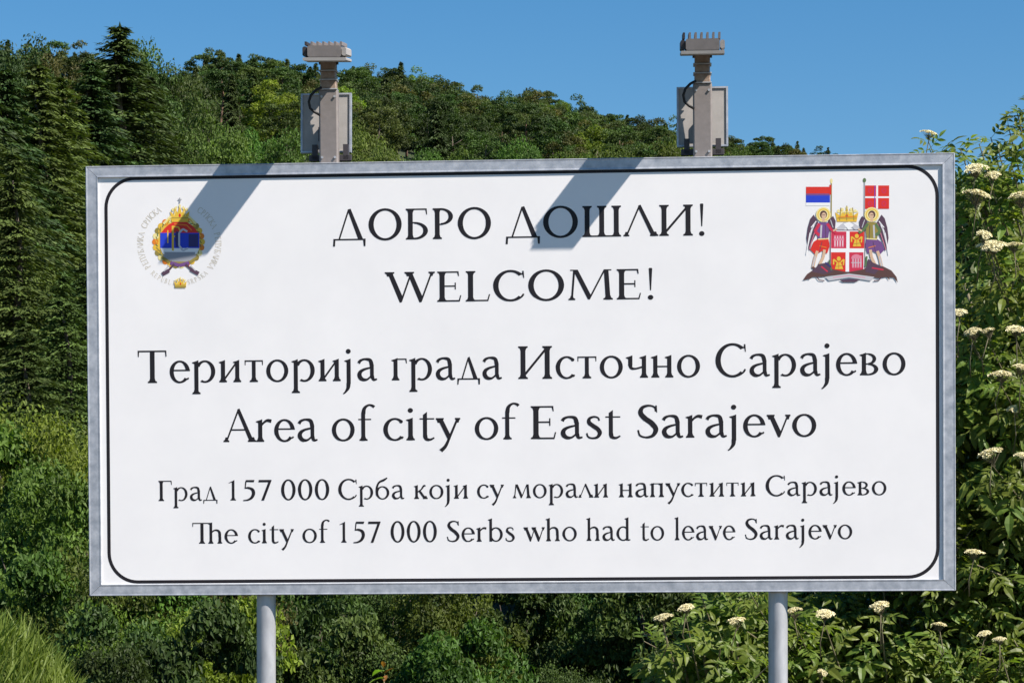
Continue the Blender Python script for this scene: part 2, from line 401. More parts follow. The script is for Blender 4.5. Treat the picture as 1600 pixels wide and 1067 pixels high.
M_lampgrey = metal('lamp_grey_paint', (.185, .165, .155), (.225, .20, .19), .55, .1, 30, None, .02)
M_darkmetal = flat('dark_bracket_steel', (.05, .045, .05), .5)
M_cable = flat('black_cable', (.012, .012, .013), .5)
M_panelback = metal('weathered_pale_backsheet', (.30, .285, .265), (.37, .35, .33), .6, 0, 12, None, .02)
M_cells = flat('solar_cells', (.01, .014, .04), .15, .6)
M_rust = metal('rust_stained_clamp', (.20, .13, .09), (.34, .27, .22), .6, .3, 60, None, .04)

SIGN_LOC, SIGN_ROT = Vector((.02453, 0, 2.95996)), Euler((.02308, -.00435, -.06282), 'XYZ')
IW, IH, OW, OH = 1.946, .9437, 2.0025, .996
FR = -.010                       # front of the frame; the panel face lies at y = 0, the back is +y
sign = empty('welcome_sign', (SIGN_LOC.x, .07, 0))
tag(sign, 'large white framed welcome sign with black Cyrillic and English lettering standing on two round posts', 'sign')
SG = Matrix.Translation(SIGN_LOC) @ SIGN_ROT.to_matrix().to_4x4()
SGL = sign.matrix_basis.inverted() @ SG
def on_sign(o):                   # seat a part built in panel coordinates on the sign
    o.parent = sign
    o.matrix_local = SGL
    return o

b = MB(); b.box(-OW+.012, OW-.012, .0, .012, -OH+.012, OH-.012, 0)
panel = on_sign(b.build('sign_panel', M_film))
# mitred frame profiles: bottom, top, left, right, each proud of the panel with a folded lip
def frame_side(kind):
    b = MB(); sx = 1
    def ringpts(x, z, t):            # profile ring at mitre; t 0..1 from inner to outer
        pass
    prof = [(0, 0.0004), (0, FR), (.05, FR), (.16, FR+.0016), (.84, FR+.0016), (.95, FR), (1, FR+.003), (1, .034), (.2, .034), (.2, .0125)]
    ends = {'bottom': ((-1, -1), (1, -1)), 'top': ((1, 1), (-1, 1)), 'left': ((-1, 1), (-1, -1)), 'right': ((1, -1), (1, 1))}[kind]
    rings = []
    for (ex, ez) in ends:
        rings.append([((IW+(OW-IW)*t)*ex, y, (IH+(OH-IH)*t)*ez) for t, y in prof])
    # keep a hairline mitre joint
    A, B = [Vector(p) for p in rings[0]], [Vector(p) for p in rings[1]]
    d = (B[0]-A[0]).normalized()*.0009
    A = [p+d for p in A]; B = [p-d for p in B]
    n = len(A)
    for i in range(n):
        j = (i+1) % n
        b.poly([A[i], A[j], B[j], B[i]])
    b.poly(A[::-1]); b.poly(B)
    return on_sign(b.build('frame_profile', M_alu))
for k in ('bottom', 'top', 'left', 'right'): frame_side(k)

# the black printed border with rounded corners
def border():
    b = MB(); w = .0155
    x0, x1, z0, z1, r = -1.9095, 1.9225, -.9315, .9375, .135
    def path(off):
        P = []
        for cx, cz, a0 in ((x1-r, z1-r, 0), (x0+r, z1-r, 90), (x0+r, z0+r, 180), (x1-r, z0+r, 270)):
            for k in range(13):
                a = math.radians(a0+90*k/12); P.append((cx+(r+off)*math.cos(a), cz+(r+off)*math.sin(a)))
        return P
    O, I = path(w/2), path(-w/2); n = len(O)
    for i in range(n):
        j = (i+1) % n
        b.poly([(O[i][0], -.0004, O[i][1]), (I[i][0], -.0004, I[i][1]), (I[j][0], -.0004, I[j][1]), (O[j][0], -.0004, O[j][1])])
    return on_sign(b.build('printed_border', M_ink))
border()

def text_line(words, base, cap):
    for w, xa, xb in words:
        b = MB()
        P, lo, hi = word_polys(w)
        sx = (xb-xa)/(hi-lo); sz = cap/650
        for k, p in enumerate(P):
            y = -.0004-.00006*(k % 9)
            b.poly([(xa+(q[0]-lo)*sx, y, base+q[1]*sz) for q in p])
        o = on_sign(b.build('lettering', M_ink))
        o['label'] = 'black serif word ' + w
for base, cap, words in LINES: text_line(words, base, cap)

# posts: round galvanised pipes behind the frame, with clamps
for pxs in (-1.178, 1.1995):
    w = SG @ Vector((pxs, .034+.046, 0))
    wl = w - sign.location
    b = MB(); b.tube([(wl.x, wl.y, -.3), (wl.x, wl.y, 1.0), (wl.x, wl.y, 2.2), (wl.x, wl.y, 3.85)], .0445, 24)
    pst = b.build('post', M_zinc, sign)
    for z in (2.25, 2.95, 3.6):
        c = MB(); c.tube([(wl.x, wl.y, z-.02), (wl.x, wl.y, z+.02)], .05, 20)
        c.box(wl.x-.075, wl.x+.075, wl.y-.02, wl.y-.008, z-.02, z+.02)
        c.build('clamp', M_zinc, pst)
# ------------------------------------------------------------------ printed coats of arms
C_ = dict(gold=(.72,.46,.05), pale=(.78,.68,.30), red=(.62,.03,.02), crim=(.55,.03,.07), blue=(.02,.05,.52), navy=(.03,.03,.14),
          white=(.80,.80,.80), grey=(.30,.31,.34), purple=(.16,.07,.22), plum=(.09,.05,.08), brown=(.10,.05,.045), pink=(.66,.22,.30),
          green=(.10,.17,.07), skin=(.62,.42,.28), tan=(.55,.50,.40), lgrey=(.50,.50,.53), orange=(.72,.20,.02), olive=(.28,.22,.05), steel=(.20,.22,.36))
PRINT = {k: flat('print_'+k, v, .5, .3) for k, v in C_.items()}
PN = list(PRINT); PM = [PRINT[k] for k in PN]
class Print:
    """flat coloured shapes given in photograph pixels round an anchor, laid on the panel"""
    layer = 10
    def __init__(s, ax, ay, lx, lz): Print.layer = 20; s.a = (ax, ay, lx, lz); s.b = MB()
    def c(s, X, Y):
        ax, ay, lx, lz = s.a; dX, dY = X-ax, Y-ay
        return lx+(dX-.008*dY)*.00295, lz-(dY+.0148*dX)*.00295
    def p(s, col, *pts):
        Print.layer += 1; y = -.0004-.000012*Print.layer
        s.b.poly([(s.c(*q)[0], y, s.c(*q)[1]) for q in pts], PN.index(col))
    def r(s, col, x0, y0, x1, y1): s.p(col, (x0,y0), (x1,y0), (x1,y1), (x0,y1))
    def e(s, col, cx, cy, rx, ry, a0=0, a1=360, n=20):
        s.p(col, *[(cx+rx*math.cos(math.radians(a0+(a1-a0)*k/n)), cy-ry*math.sin(math.radians(a0+(a1-a0)*k/n))) for k in range(n+(a1-a0 < 360))])
    def line(s, col, w, *pts):
        for a, b in zip(pts, pts[1:]):
            d = np.array(b, float)-np.array(a, float); d /= np.hypot(*d)+1e-9; n = np.array([-d[1], d[0]])*w/2
            s.p(col, (a[0]+n[0], a[1]+n[1]), (b[0]+n[0], b[1]+n[1]), (b[0]-n[0], b[1]-n[1]), (a[0]-n[0], a[1]-n[1]))
    def done(s, name, parent=None, label=None):
        if not s.b.v: return None
        o = s.b.build(name, PM)
        if parent is None: on_sign(o)
        else: o.parent = parent
        if label: o['label'] = label
        s.b = MB(); return o

def crown(P, cx, y0, y1, w, col='gold', gem='red'):
    h = y1-y0
    P.p(col, (cx-w*.42,y1), (cx+w*.42,y1), (cx+w*.5,y0+h*.45), (cx+w*.3,y0+h*.62), (cx+w*.27,y0+h*.25), (cx+w*.1,y0+h*.55), (cx,y0+h*.08), (cx-w*.1,y0+h*.55), (cx-w*.27,y0+h*.25), (cx-w*.3,y0+h*.62), (cx-w*.5,y0+h*.45))
    for k in (-.36, -.18, 0, .18, .36): P.e('pale', cx+w*k, y0+h*(.2+.5*abs(k)), w*.06, h*.09, n=8)
    P.line('olive', 1.2, (cx-w*.42, y1-h*.2), (cx+w*.42, y1-h*.2))
    P.e(gem, cx, y1-h*.33, w*.06, h*.1, n=8)
    P.line('pale', 1.1, (cx-w*.3, y1-h*.3), (cx-w*.22, y0+h*.45)); P.line('pale', 1.1, (cx+w*.3, y1-h*.3), (cx+w*.22, y0+h*.45))

# left: round seal with ring of lettering, crown, tricolour disc, oak wreath and ribbon
P = Print(281, 380, -1.5648, .6362)
P.e('white', 281, 380, .1, .1)
seal = P.done('seal_emblem', None, 'round state seal with gold crown, red blue and white disc and a ring of small grey letters')
P.e('gold', 279, 378, 38, 38, n=36)
for k in range(26):
    a = 2*math.pi*k/26; X, Y = 279+37*math.cos(a), 378+37*math.sin(a)
    P.e(('gold', 'orange', 'pale', 'olive')[k % 4], X, Y, 5.2, 5.2, n=8)
for k in range(40):
    a = 2*math.pi*k/40+.1; X, Y = 279+34*math.cos(a), 378+34*math.sin(a)
    P.line(('green', 'gold', 'olive')[k % 3], 1.5, (X, Y), (X+5*math.cos(a+1.1), Y+5*math.sin(a+1.1)))
P.done('oak_wreath', seal)
P.e('red', 281, 378, 32, 32, 20, 160)
P.p('red', (251,364), (311,364), (300,352), (290,346), (281,341), (272,346), (262,352))
P.r('blue', 250, 364, 312, 388)
P.p('white', (250,388), (312,388), (308,397), (297,406), (281,411), (265,406), (254,397))
P.p('grey', (256,394), (306,394), (300,405), (281,410), (262,405))
P.done('tricolour_disc', seal)
P.line('gold', 3.4, (270,353), (270,392)); P.line('gold', 2.4, (270,354), (279,355), (282,362), (277,369), (270,370))
P.line('navy', 6, (278,362), (276,372), (278,386)); P.line('lgrey', 3, (293,362), (286,358), (280,364), (280,384), (286,392), (294,388))
P.line('gold', 2, (262,360), (262,380)); P.line('orange', 1.8, (272,350), (292,352), (300,360))
P.r('navy', 295, 366, 310, 386)
P.done('monogram', seal)
P.line('olive', 8, (253,400), (266,409), (296,409), (309,400)); P.line('grey', 6, (256,398), (268,406), (294,406), (306,398))
P.line('purple', 5.5, (266,411), (281,415), (296,411))
P.line('plum', 3.2, (272,413), (262,424), (253,429)); P.line('plum', 3.2, (290,413), (301,423), (310,428))
P.line('plum', 6, (253,429), (264,423)); P.line('plum', 6, (298,421), (311,428)); P.line('lgrey', 2, (264,415), (256,424)); P.line('lgrey', 2, (298,415), (306,423))
P.done('ribbon', seal)
crown(P, 281, 316, 347, 31); P.line('grey', 1.5, (281,318), (281,309)); P.line('grey', 1.4, (278,312), (284,312))
for s_ in (-1, 1): P.line('pale', 3.5, (281+s_*14, 338), (281+s_*26, 350)); P.line('gold', 1.8, (281+s_*16, 342), (281+s_*22, 350))
P.done('crown', seal)
crown(P, 282, 431, 450, 20); P.r('olive', 273, 447.5, 291, 449.5)
P.done('crown', seal)
def ring_text(P, txt, cx, cy, r, a0, a1, size, col='tan', inward=False):
    for i, ch in enumerate(txt):
        if ch == ' ': continue
        a = math.radians(a0+(a1-a0)*i/(len(txt)-1))
        polys, adv = gl(ch)
        Print.layer += 1
        for k, q in enumerate(polys):
            pts = []
            for (u, v) in q:
                u = (u-adv/2)/650*size*.74; v = (v-325)/650*size
                if inward: v = -v; u = -u
                # u runs clockwise, v outward
                pts.append((cx+(r+v)*math.cos(a)-u*(-math.sin(a))*-1*-1, cy-(r+v)*math.sin(a)+u*math.cos(a)))
            y = -.0004-.00003*(k % 7)
            P.b.poly([(P.c(*q2)[0], y, P.c(*q2)[1]) for q2 in pts], PN.index(col))
ring_text(P, 'РЕПУБЛИКА СРПСКА', 280, 381, 62, 216, 122, 9.5)
ring_text(P, 'СРПСКА РЕПУБЛИКА'[::1], 280, 381, 62, 58, -36, 9.5)
ring_text(P, 'REPUBLIKA SRPSKA', 280, 381, 62, 228, 312, 7.5, inward=True)
P.done('ring_lettering', seal)

# right: arms of the city with two flags, two winged figures, quartered shield and dark eagle at the base
P = Print(1327, 365, 1.5236, .6371)
P.e('white', 1327, 365, .1, .1)
arms = P.done('coat_of_arms', None, 'coloured city coat of arms with two flags, winged figures and a quartered red shield')
P.r('red', 1260, 293, 1297, 303.5); P.r('blue', 1260, 305, 1297, 317.5); P.r('purple', 1260, 303.5, 1297, 306.5); P.r('white', 1260, 317.5, 1297, 322)
P.line('olive', 1.8, (1299,284), (1299,365)); P.e('pale', 1299, 284, 2, 4, n=8); P.r('red', 1296, 290, 1299, 305)
P.done('flag', arms, 'red, blue and white flag on a thin pole')
P.r('red', 1351, 291, 1388, 327); P.r('white', 1368, 291, 1371, 327); P.r('white', 1351, 307.8, 1388, 310.4)
for X, Y in ((1359,299), (1380,299), (1359,319), (1380,319)):
    P.e('crim', X, Y, 4, 4.5, n=8); P.e('red', X, Y, 2, 2.5, n=6)
P.line('blue', 1, (1366,291), (1366,327)); P.line('grey', 1.8, (1350,284), (1350,365)); P.e('green', 1350, 283, 2.6, 3.6, n=8)
P.done('flag', arms, 'red flag with a white cross on a thin pole')
crown(P, 1323, 320, 347, 36)
P.line('pale', 2.2, (1308,332), (1340,331)); P.line('orange', 1.6, (1310,340), (1338,339)); P.line('olive', 1.1, (1314,325), (1312,345)); P.line('olive', 1.1, (1332,325), (1334,345)); P.line('olive', 1.1, (1323,322), (1323,345))
P.done('crown', arms)
P.p('lgrey', (1306,358), (1318,348), (1332,348), (1348,358), (1340,363), (1327,352), (1312,363)); P.p('white', (1318,350), (1327,347), (1334,352), (1326,360))
P.r('white', 1297, 360, 1352, 424)
P.r('crim', 1299, 362, 1322.5, 388); P.r('red', 1327.5, 362, 1350, 388); P.r('red', 1299, 394, 1321.5, 424); P.r('crim', 1327, 394, 1349, 424)
P.line('plum', 1.4, (1298,360), (1351,360)); P.line('plum', 1.4, (1298,360), (1298,424)); P.line('plum', 1.4, (1351,360), (1351,424))
for X in (1305, 1309, 1313, 1317): P.r('pink', X-1.4, 368, X+1.4, 386); P.line('white', .8, (X, 370), (X, 384))
P.r('pink', 1303, 372, 1319, 376)
for X in (1333, 1337, 1341, 1345): P.r('pink', X-1.6, 399, X+1.4, 418); P.line('lgrey', .8, (X, 402), (X, 416))
P.e('pink', 1338, 404, 8, 7, 0, 180, 10); P.line('lgrey', 1, (1330, 410), (1346, 410))
for cx, cy in ((1338.5, 374), (1311, 409)):
    P.e('gold', cx, cy-5, 3.2, 3.6, n=10); P.p('gold', (cx-3,cy), (cx+3,cy), (cx+7,cy+11), (cx-6,cy+11))
    P.line('gold', 2.2, (cx-3,cy), (cx-8,cy-4), (cx-8,cy+4)); P.line('gold', 2.2, (cx+3,cy), (cx+8,cy-4), (cx+7,cy+5)); P.line('orange', 1.2, (cx,cy), (cx,cy+10)); P.line('olive', .9, (cx-4,cy+7), (cx+5,cy+6))
P.done('shield', arms)
def figure(cx, m, robe, skirt, sleeve):
    X = lambda d: cx+m*d           # m = 1: the left figure, facing the shield
    P.p('plum', (X(-8),348), (X(-15),336), (X(-20),342), (X(-24),356), (X(-26),372), (X(-24),384), (X(-21),392), (X(-18),380), (X(-13),370), (X(-6),356))
    P.p('plum', (X(8),344), (X(15),338), (X(19),346), (X(18),358), (X(10),362), (X(6),354))
    for k in range(7): P.line('lgrey' if k % 2 else 'white', 1.5, (X(-11-k*1.6), 346+k*3), (X(-19-k*1.2), 356+k*7))
    P.line('pink', 1, (X(-9), 350), (X(-22), 390)); P.line('lgrey', 1.2, (X(11),344), (X(15),356))
    P.p(robe, (X(-7),348), (X(7),348), (X(9),362), (X(7),376), (X(-8),376), (X(-10),362))
    P.p(skirt, (X(-9),374), (X(8),374), (X(10),384), (X(6),396), (X(-2),392), (X(-12),398), (X(-20),390), (X(-15),378))
    P.line(sleeve, 4.5, (X(-6),350), (X(-13),362), (X(-6),368)); P.line(sleeve, 4.2, (X(6),350), (X(13),360), (X(20),364)); P.line('skin', 2.6, (X(15),361), (X(21),358))
    P.line('lgrey', 2.6, (X(-3),352), (X(-4),372)); P.line('pale', 1.8, (X(-8),374), (X(8),373)); P.line('orange', 1.3, (X(-6),384), (X(5),387)); P.line('plum', .9, (X(3),352), (X(4),373)); P.line('plum', .9, (X(-2),378), (X(-6),393))
    P.line('skin', 4.4, (X(-9),392), (X(-13),404), (X(-16),418)); P.line('skin', 4.4, (X(2),390), (X(0),402), (X(-6),414))
    P.line('lgrey', 2, (X(-12),400), (X(-16),416)); P.line('brown', 3.5, (X(-17),417), (X(-12),420)); P.line('brown', 3.5, (X(-8),413), (X(-2),417))
    P.e('pale', cx, 336, 11.5, 11.5, n=20); P.e('gold', cx, 336, 9.4, 9.4, n=18); P.e('pale', cx, 336.4, 7.8, 7.8, n=18)
    P.e('brown', cx, 336, 5.6, 6.4, n=14); P.e('skin', cx+m*.6, 337.5, 3.7, 4.8, n=12); P.r('skin', cx-2, 341, cx+2, 347)
    P.line('brown', .8, (cx-2,336.5), (cx+2.6,336.5))
    P.done('winged_figure', arms, 'haloed figure with dark wings in %s' % ('a red skirt' if m > 0 else 'a purple tunic'))
figure(1287, 1, 'purple', 'red', 'crim'); figure(1361.5, -1, 'olive', 'purple', 'green')
P.p('brown', (1256,437), (1262,428), (1272,421), (1290,415), (1300,420), (1325,425), (1350,420), (1362,412), (1380,416), (1392,422), (1400,432), (1402,441), (1396,433), (1384,432), (1372,434), (1350,430), (1325,433), (1300,430), (1286,432), (1272,432), (1262,436))
P.p('plum', (1268,424), (1282,412), (1298,409), (1302,424), (1288,428)); P.p('plum', (1352,424), (1356,404), (1364,410), (1378,416), (1366,428))
P.line('crim', 2, (1284,416), (1294,424)); P.line('green', 2.2, (1296,406), (1300,422)); P.line('green', 3, (1354,400), (1352,416)); P.line('crim', 2, (1362,418), (1380,421)); P.line('navy', 2.5, (1290,410), (1299,417))
for s_ in (-1, 1):
    P.line('plum', 1.6, (1327+s_*50,432), (1327+s_*46,437), (1327+s_*38,438)); P.line('brown', 1.4, (1327+s_*58,430), (1327+s_*62,436))
P.done('eagle', arms)
P.p('lgrey', (1290,432), (1327,427), (1366,432), (1360,438), (1327,433), (1296,438)); P.line('pink', 1, (1302,433), (1327,430), (1352,433))
P.p('plum', (1312,437), (1327,435), (1344,436), (1336,440), (1318,440))
P.done('motto_ribbon', arms)

# ------------------------------------------------------------------ solar floodlights standing on the top of the sign
def floodlight(lx, label, yaw=0, mdx=0, fin=.094, yb=-.413, cab=1):
    base = SG @ Vector((lx, .062, OH))
    t = empty('solar_floodlight', base, SIGN_ROT)
    tag(t, label, 'lamp', 'solar floodlights on the sign')
    b = MB(); b.box(-.044, .044, -.028, .03, -.16, .345, 0, .007)
    mast = b.build('mast', M_lampgrey, t)
    b = MB(); b.box(-.10, .10, .032, .044, .022, .052, 0, .003); b.box(-.085, -.06, .032, .07, .03, .10); b.box(.06, .085, .032, .07, .03, .10)
    b.build('bracket', M_darkmetal, t)
    b = MB()
    for i, (z0, z1, w) in enumerate(((.345, .388, .037), (.390, .430, .035), (.432, .478, .036))):
        b.box(-w, w, -w*.8, w*.8, z0, z1, 0, .005)
    b.build('neck', M_rust, t)
    b = MB()
    for z in (.3445, .3885, .4305): b.box(-.042, .042, -.034, .034, z-.0025, z+.0035, 0, .001)
    b.build('neck_ring', M_zinc, t)
    # lamp head: a long body leaning slightly downwards towards the viewer, wider at its back
    head = empty('lamp_head', (0, 0, .475), (math.radians(10), 0, math.radians(yaw)), t)
    ya = .10
    wa, wb = .105, .099
    def taper(name, mat, xa, xb_, z0, z1, y0=ya, y1=yb, ch=.006):
        b = MB(); w0 = lambda y: wb+(wa-wb)*(y-yb)/(ya-yb)
        R0 = []
        for y in (y1, y0):
            x0, x1 = xa*w0(y), xb_*w0(y)
            R0.append([Vector(p) for p in ((x0+ch,y,z0), (x1-ch,y,z0), (x1,y,z0+ch), (x1,y,z1-ch), (x1-ch,y,z1), (x0+ch,y,z1), (x0,y,z1-ch), (x0,y,z0+ch))])
        A, B = R0
        for i in range(8):
            j = (i+1) % 8; b.poly([A[i], B[i], B[j], A[j]])
        b.poly(A); b.poly(B[::-1])
        return b.build(name, mat, head)
    taper('underplate', M_panelback, -.98, .98, .0, .014, ch=.003)
    body = taper('lamp_body', M_lampgrey, -.76, .76, .016, .066)
    taper('end_cap', M_darkmetal, -.99, -.785, .018, .062, yb_cap(ya), yb+.012)
    taper('end_cap', M_panelback, .785, .99, .022, .060, yb_cap(ya), yb+.010)
    for k in range(7):
        x = -.84+k*.265
        taper('cooling_fin', M_darkmetal if k in (0,) else M_lampgrey, x-.05, x+.05, .0665, fin, ya-.02, yb+.02, .0015)
    # bolts on the clamp, a drip loop and a data plate
    for sx in (-.03, .03):
        for z in (.03, .31): b = MB(); b.tube([(sx, -.028, z), (sx, -.035, z)], .006, 6); b.build('bolt', M_zinc, mast)
    b = MB(); b.box(-.045, .045, -.02, .02, -.012, .0, 0)
    b.build('swivel', M_darkmetal, head)
    # small solar module standing behind the mast, its pale back towards the viewer
    pan = empty('solar_module', (mdx, .085, .07), (math.radians(-4), 0, 0), t)
    b = MB(); b.box(-.112, .112, 0, .012, .004, .276, 0, .002); b.build('backsheet', M_panelback, pan)
    b = MB()
    b.box(-.119, -.110, -.006, .02, 0, .28); b.box(.110, .119, -.006, .02, 0, .28); b.box(-.1095, .1095, -.006, .02, .272, .2798); b.box(-.1095, .1095, -.006, .02, .0002, .008)
    b.build('module_frame', M_alu, pan)
    b = MB(); b.box(-.108, .108, .0125, .015, .01, .27); b.build('solar_cell', M_cells, pan)
    b = MB(); b.box(-.035, .035, -.02, -.0005, .05, .12, 0, .004); b.build('junction_box', M_darkmetal, pan)
    b = MB()
    pts = [(-.03,-.034,.352), (-.055,-.042,.338), (-.078,-.045,.315), (-.088,-.046,.285), (-.082,-.045,.255), (-.062,-.04,.238), (-.038,-.034,.225)]
    b.tube([(p[0]*cab, p[1], p[2]) for p in pts], .0065, 8); b.build('cable', M_cable, t)
    return t
def yb_cap(y): return y-.03
floodlight(-.872, 'left solar floodlight on top of the sign, standing before the wooded hill', 4.5, -.026, .084, -.422)
floodlight(.857, 'right solar floodlight on top of the sign, finned head against blue sky')
# ------------------------------------------------------------------ terrain
SKY_X = [-800, 0, 100, 240, 280, 310, 350, 400, 480, 600, 700, 760, 850, 920, 960, 1000, 1060, 1110, 1160, 1200, 1240, 1290, 1320, 1400, 1600, 2400]
SKY_Y = [60, 75, 72, 105, 122, 92, 85, 90, 100, 98, 125, 148, 138, 160, 178, 176, 190, 200, 215, 203, 222, 225, 234, 262, 300, 380]
TH_X = [-800, 0, 900, 1050, 1150, 1320, 2400]; TH_Y = [70, 70, 64, 58, 44, 34, 28]       # tree heights on the ridge, in pixels
RL = [0, 24, 40, 60, 110, 200, 300, 450]; RR = [0, 0, .36, .60, .78, .87, .92, 1.0]
def sky_row(u): return np.interp(u, SKY_X, SKY_Y)
def ridge_tan(u): return (HOR-(sky_row(u)+np.interp(u, TH_X, TH_Y)))/F_PX
def ground(x, y):
    L = y+DIST
    if L < 24: return 0.0
    u = 800+F_PX*x/L
    l = min(L, 450)
    h = l*ridge_tan(u)*float(np.interp(l, RL, RR))
    if L > 450: h *= max(0.0, 1-(L-450)/1400)
    return float(h) + .25*math.sin(x*.31+1.2)*math.sin(y*.23)*min(1, (L-24)/30)

def build_ground():
    V, F = [], []
    ys = [-3000, -800, -200, -60, -20, -5, 0, 3, 6, 9, 11] + [11+i*2 for i in range(1, 25)] + [60+i*8 for i in range(1, 60)] + [560, 650, 800, 1000, 1300, 1700, 2400, 3600]
    nx = 140
    for y in ys:
        L = max(y+DIST, 24)
        for i in range(nx+1):
            s_ = (i/nx-.5)*2
            x = L*(.28*s_) if abs(s_) < .8 else L*(.28*s_)*(1+((abs(s_)-.8)/.2)**2*10) + math.copysign(((abs(s_)-.8)/.2)**3*2500, s_)
            V.append((x, y, ground(x, y)))
    for j in range(len(ys)-1):
        for i in range(nx):
            a = j*(nx+1)+i; F.append((a, a+1, a+nx+2, a+nx+1))
    m, nt, b = new_mat('forest_floor')
    nz = noise(nt, .35, 8, .65)
    r = ramp(nt, nz.outputs['Fac'], [(.3, (.016, .020, .008)), (.5, (.03, .045, .014)), (.75, (.055, .075, .02))])
    nt.links.new(r.outputs['Color'], b.inputs['Base Color']); b.inputs['Roughness'].default_value = .95
    bp = N(nt, 'Bump'); bp.inputs['Strength'].default_value = .6; bp.inputs['Distance'].default_value = .5
    n2 = noise(nt, 3, 6, .7); nt.links.new(n2.outputs['Fac'], bp.inputs['Height']); nt.links.new(bp.outputs['Normal'], b.inputs['Normal'])
    me = fast_mesh('ground', np.array(V), np.array(F), m, smooth=True)
    tag(link('ground', me), kind='structure')
build_ground()

# unseen roadway and gravel strip, added to bounce warm light onto the board
def strip(name, x0, x1, y0, y1, z, mat):
    nx = 40; V = [(x0+(x1-x0)*i/nx, y, z) for y in (y0, y1) for i in range(nx+1)]
    F = [(i, i+1, nx+2+i, nx+1+i) for i in range(nx)]
    tag(link(name, fast_mesh(name, np.array(V), np.array(F), mat)), kind='structure')
def rough_mat(name, c1, c2, scale):
    m, nt, b = new_mat(name); nz = noise(nt, scale, 8, .75)
    r = ramp(nt, nz.outputs['Fac'], [(.35, c1), (.65, c2)]); nt.links.new(r.outputs['Color'], b.inputs['Base Color']); b.inputs['Roughness'].default_value = .9
    bp = N(nt, 'Bump'); bp.inputs['Strength'].default_value = .5; bp.inputs['Distance'].default_value = .01
    nt.links.new(nz.outputs['Fac'], bp.inputs['Height']); nt.links.new(bp.outputs['Normal'], b.inputs['Normal']); return m
strip('added_road', -200, 200, -12, -4.2, .03, rough_mat('bounce_asphalt', (.055, .052, .05), (.085, .08, .075), 25))
strip('added_verge', -200, 200, -4.2, -.9, .024, rough_mat('bounce_gravel', (.075, .062, .055), (.14, .12, .105), 30))
for q, yy in enumerate((-4.6, -11.7)): strip('added_marking', -200, 200, yy, yy+.15, .034, rough_mat('worn_white_paint', (.45, .44, .42), (.72, .71, .69), 12))

# ------------------------------------------------------------------ foliage makers
rng = np.random.default_rng(11)
def unit(v): return v/(np.linalg.norm(v, axis=-1, keepdims=True)+1e-9)
def blades(c, d, n, l, w, fold=.22):
    """one pointed, slightly folded leaf per row: centre c, long axis d, facing n"""
    d = unit(d); s_ = unit(np.cross(d, n)); n = np.cross(s_, d)
    l = np.broadcast_to(np.asarray(l, float), (len(c),))[:, None]; w = np.broadcast_to(np.asarray(w, float), (len(c),))[:, None]
    V = np.stack([c-d*l*.5, c+s_*w*.5+n*w*fold-d*l*.06, c+d*l*.5, c-s_*w*.5+n*w*fold-d*l*.06], 1).reshape(-1, 3)
    return V, np.arange(len(V)).reshape(-1, 4)

def crown_mesh(name, mat, seed, rx, rz, zc, clumps, per, leaf, flat_=.8, low=-.75, pointy=0.0, lumpy=.25):
    """broadleaf crown: leaf clumps spread over and inside an uneven ellipsoid"""
    g = np.random.default_rng(seed)
    d = unit(g.normal(size=(clumps, 3))); d[:, 2] = np.maximum(d[:, 2], low+.3*g.random(clumps))
    rad = (.45+.55*g.random(clumps)**.45)*(1+lumpy*np.sin(d[:, 0]*3.1+seed)*np.cos(d[:, 1]*2.7-seed*.7)+lumpy*.3*np.clip(g.normal(size=clumps), -1, 1))
    rad = np.minimum(rad, 1.06)
    C = d*rad[:, None]*np.array([rx, rx, rz])
    if pointy: C[:, :2] *= (1-pointy*np.clip(C[:, 2:3]/rz, 0, 1))
    C[:, 2] += zc
    rc = rx*(.20+.16*g.random(clumps))
    ci = np.repeat(np.arange(clumps), per); n = len(ci)
    e = unit(g.normal(size=(n, 3))); e[:, 2] = np.abs(e[:, 2])*.9-.25; e = unit(e)
    p = C[ci]+e*(rc[ci]*(.55+.5*g.random(n)))[:, None]*np.array([1, 1, flat_])
    nn = unit(e*1.0+.75*g.normal(size=(n, 3))+np.array([0, 0, .5]))
    dd = unit(g.normal(size=(n, 3))+e*.5-np.array([0, 0, .4]))
    V, F = blades(p, dd, nn, leaf*(.7+.6*g.random(n)), leaf*(.45+.25*g.random(n)))
    ct = g.uniform(-1, 1, clumps)
    return fast_mesh(name, V, F, mat, tone=np.clip(.65*ct[ci]+.45*g.uniform(-1, 1, n), -1, 1))

def trunk_mesh(name, mat, H, r, seed, limbs=6, spread=1.0):
    g = random.Random(seed); b = MB()
    pts = [(0, 0, -.5)]; 
    for k in range(1, 6): pts.append((g.uniform(-.02, .02)*H, g.uniform(-.02, .02)*H, H*.85*k/5))
    b.tube(pts, [r*1.25, r, r*.8, r*.62, r*.42, r*.15], 7)
    for k in range(limbs):
        z = H*(.25+.5*k/limbs); a = g.uniform(0, 6.28); l = spread*g.uniform(.6, 1)
        b.tube([(0, 0, z), (l*.5*math.cos(a), l*.5*math.sin(a), z+l*.35), (l*math.cos(a), l*math.sin(a), z+l*.75)], [r*.42, r*.28, r*.08], 5)
    return b.mesh(name, mat)

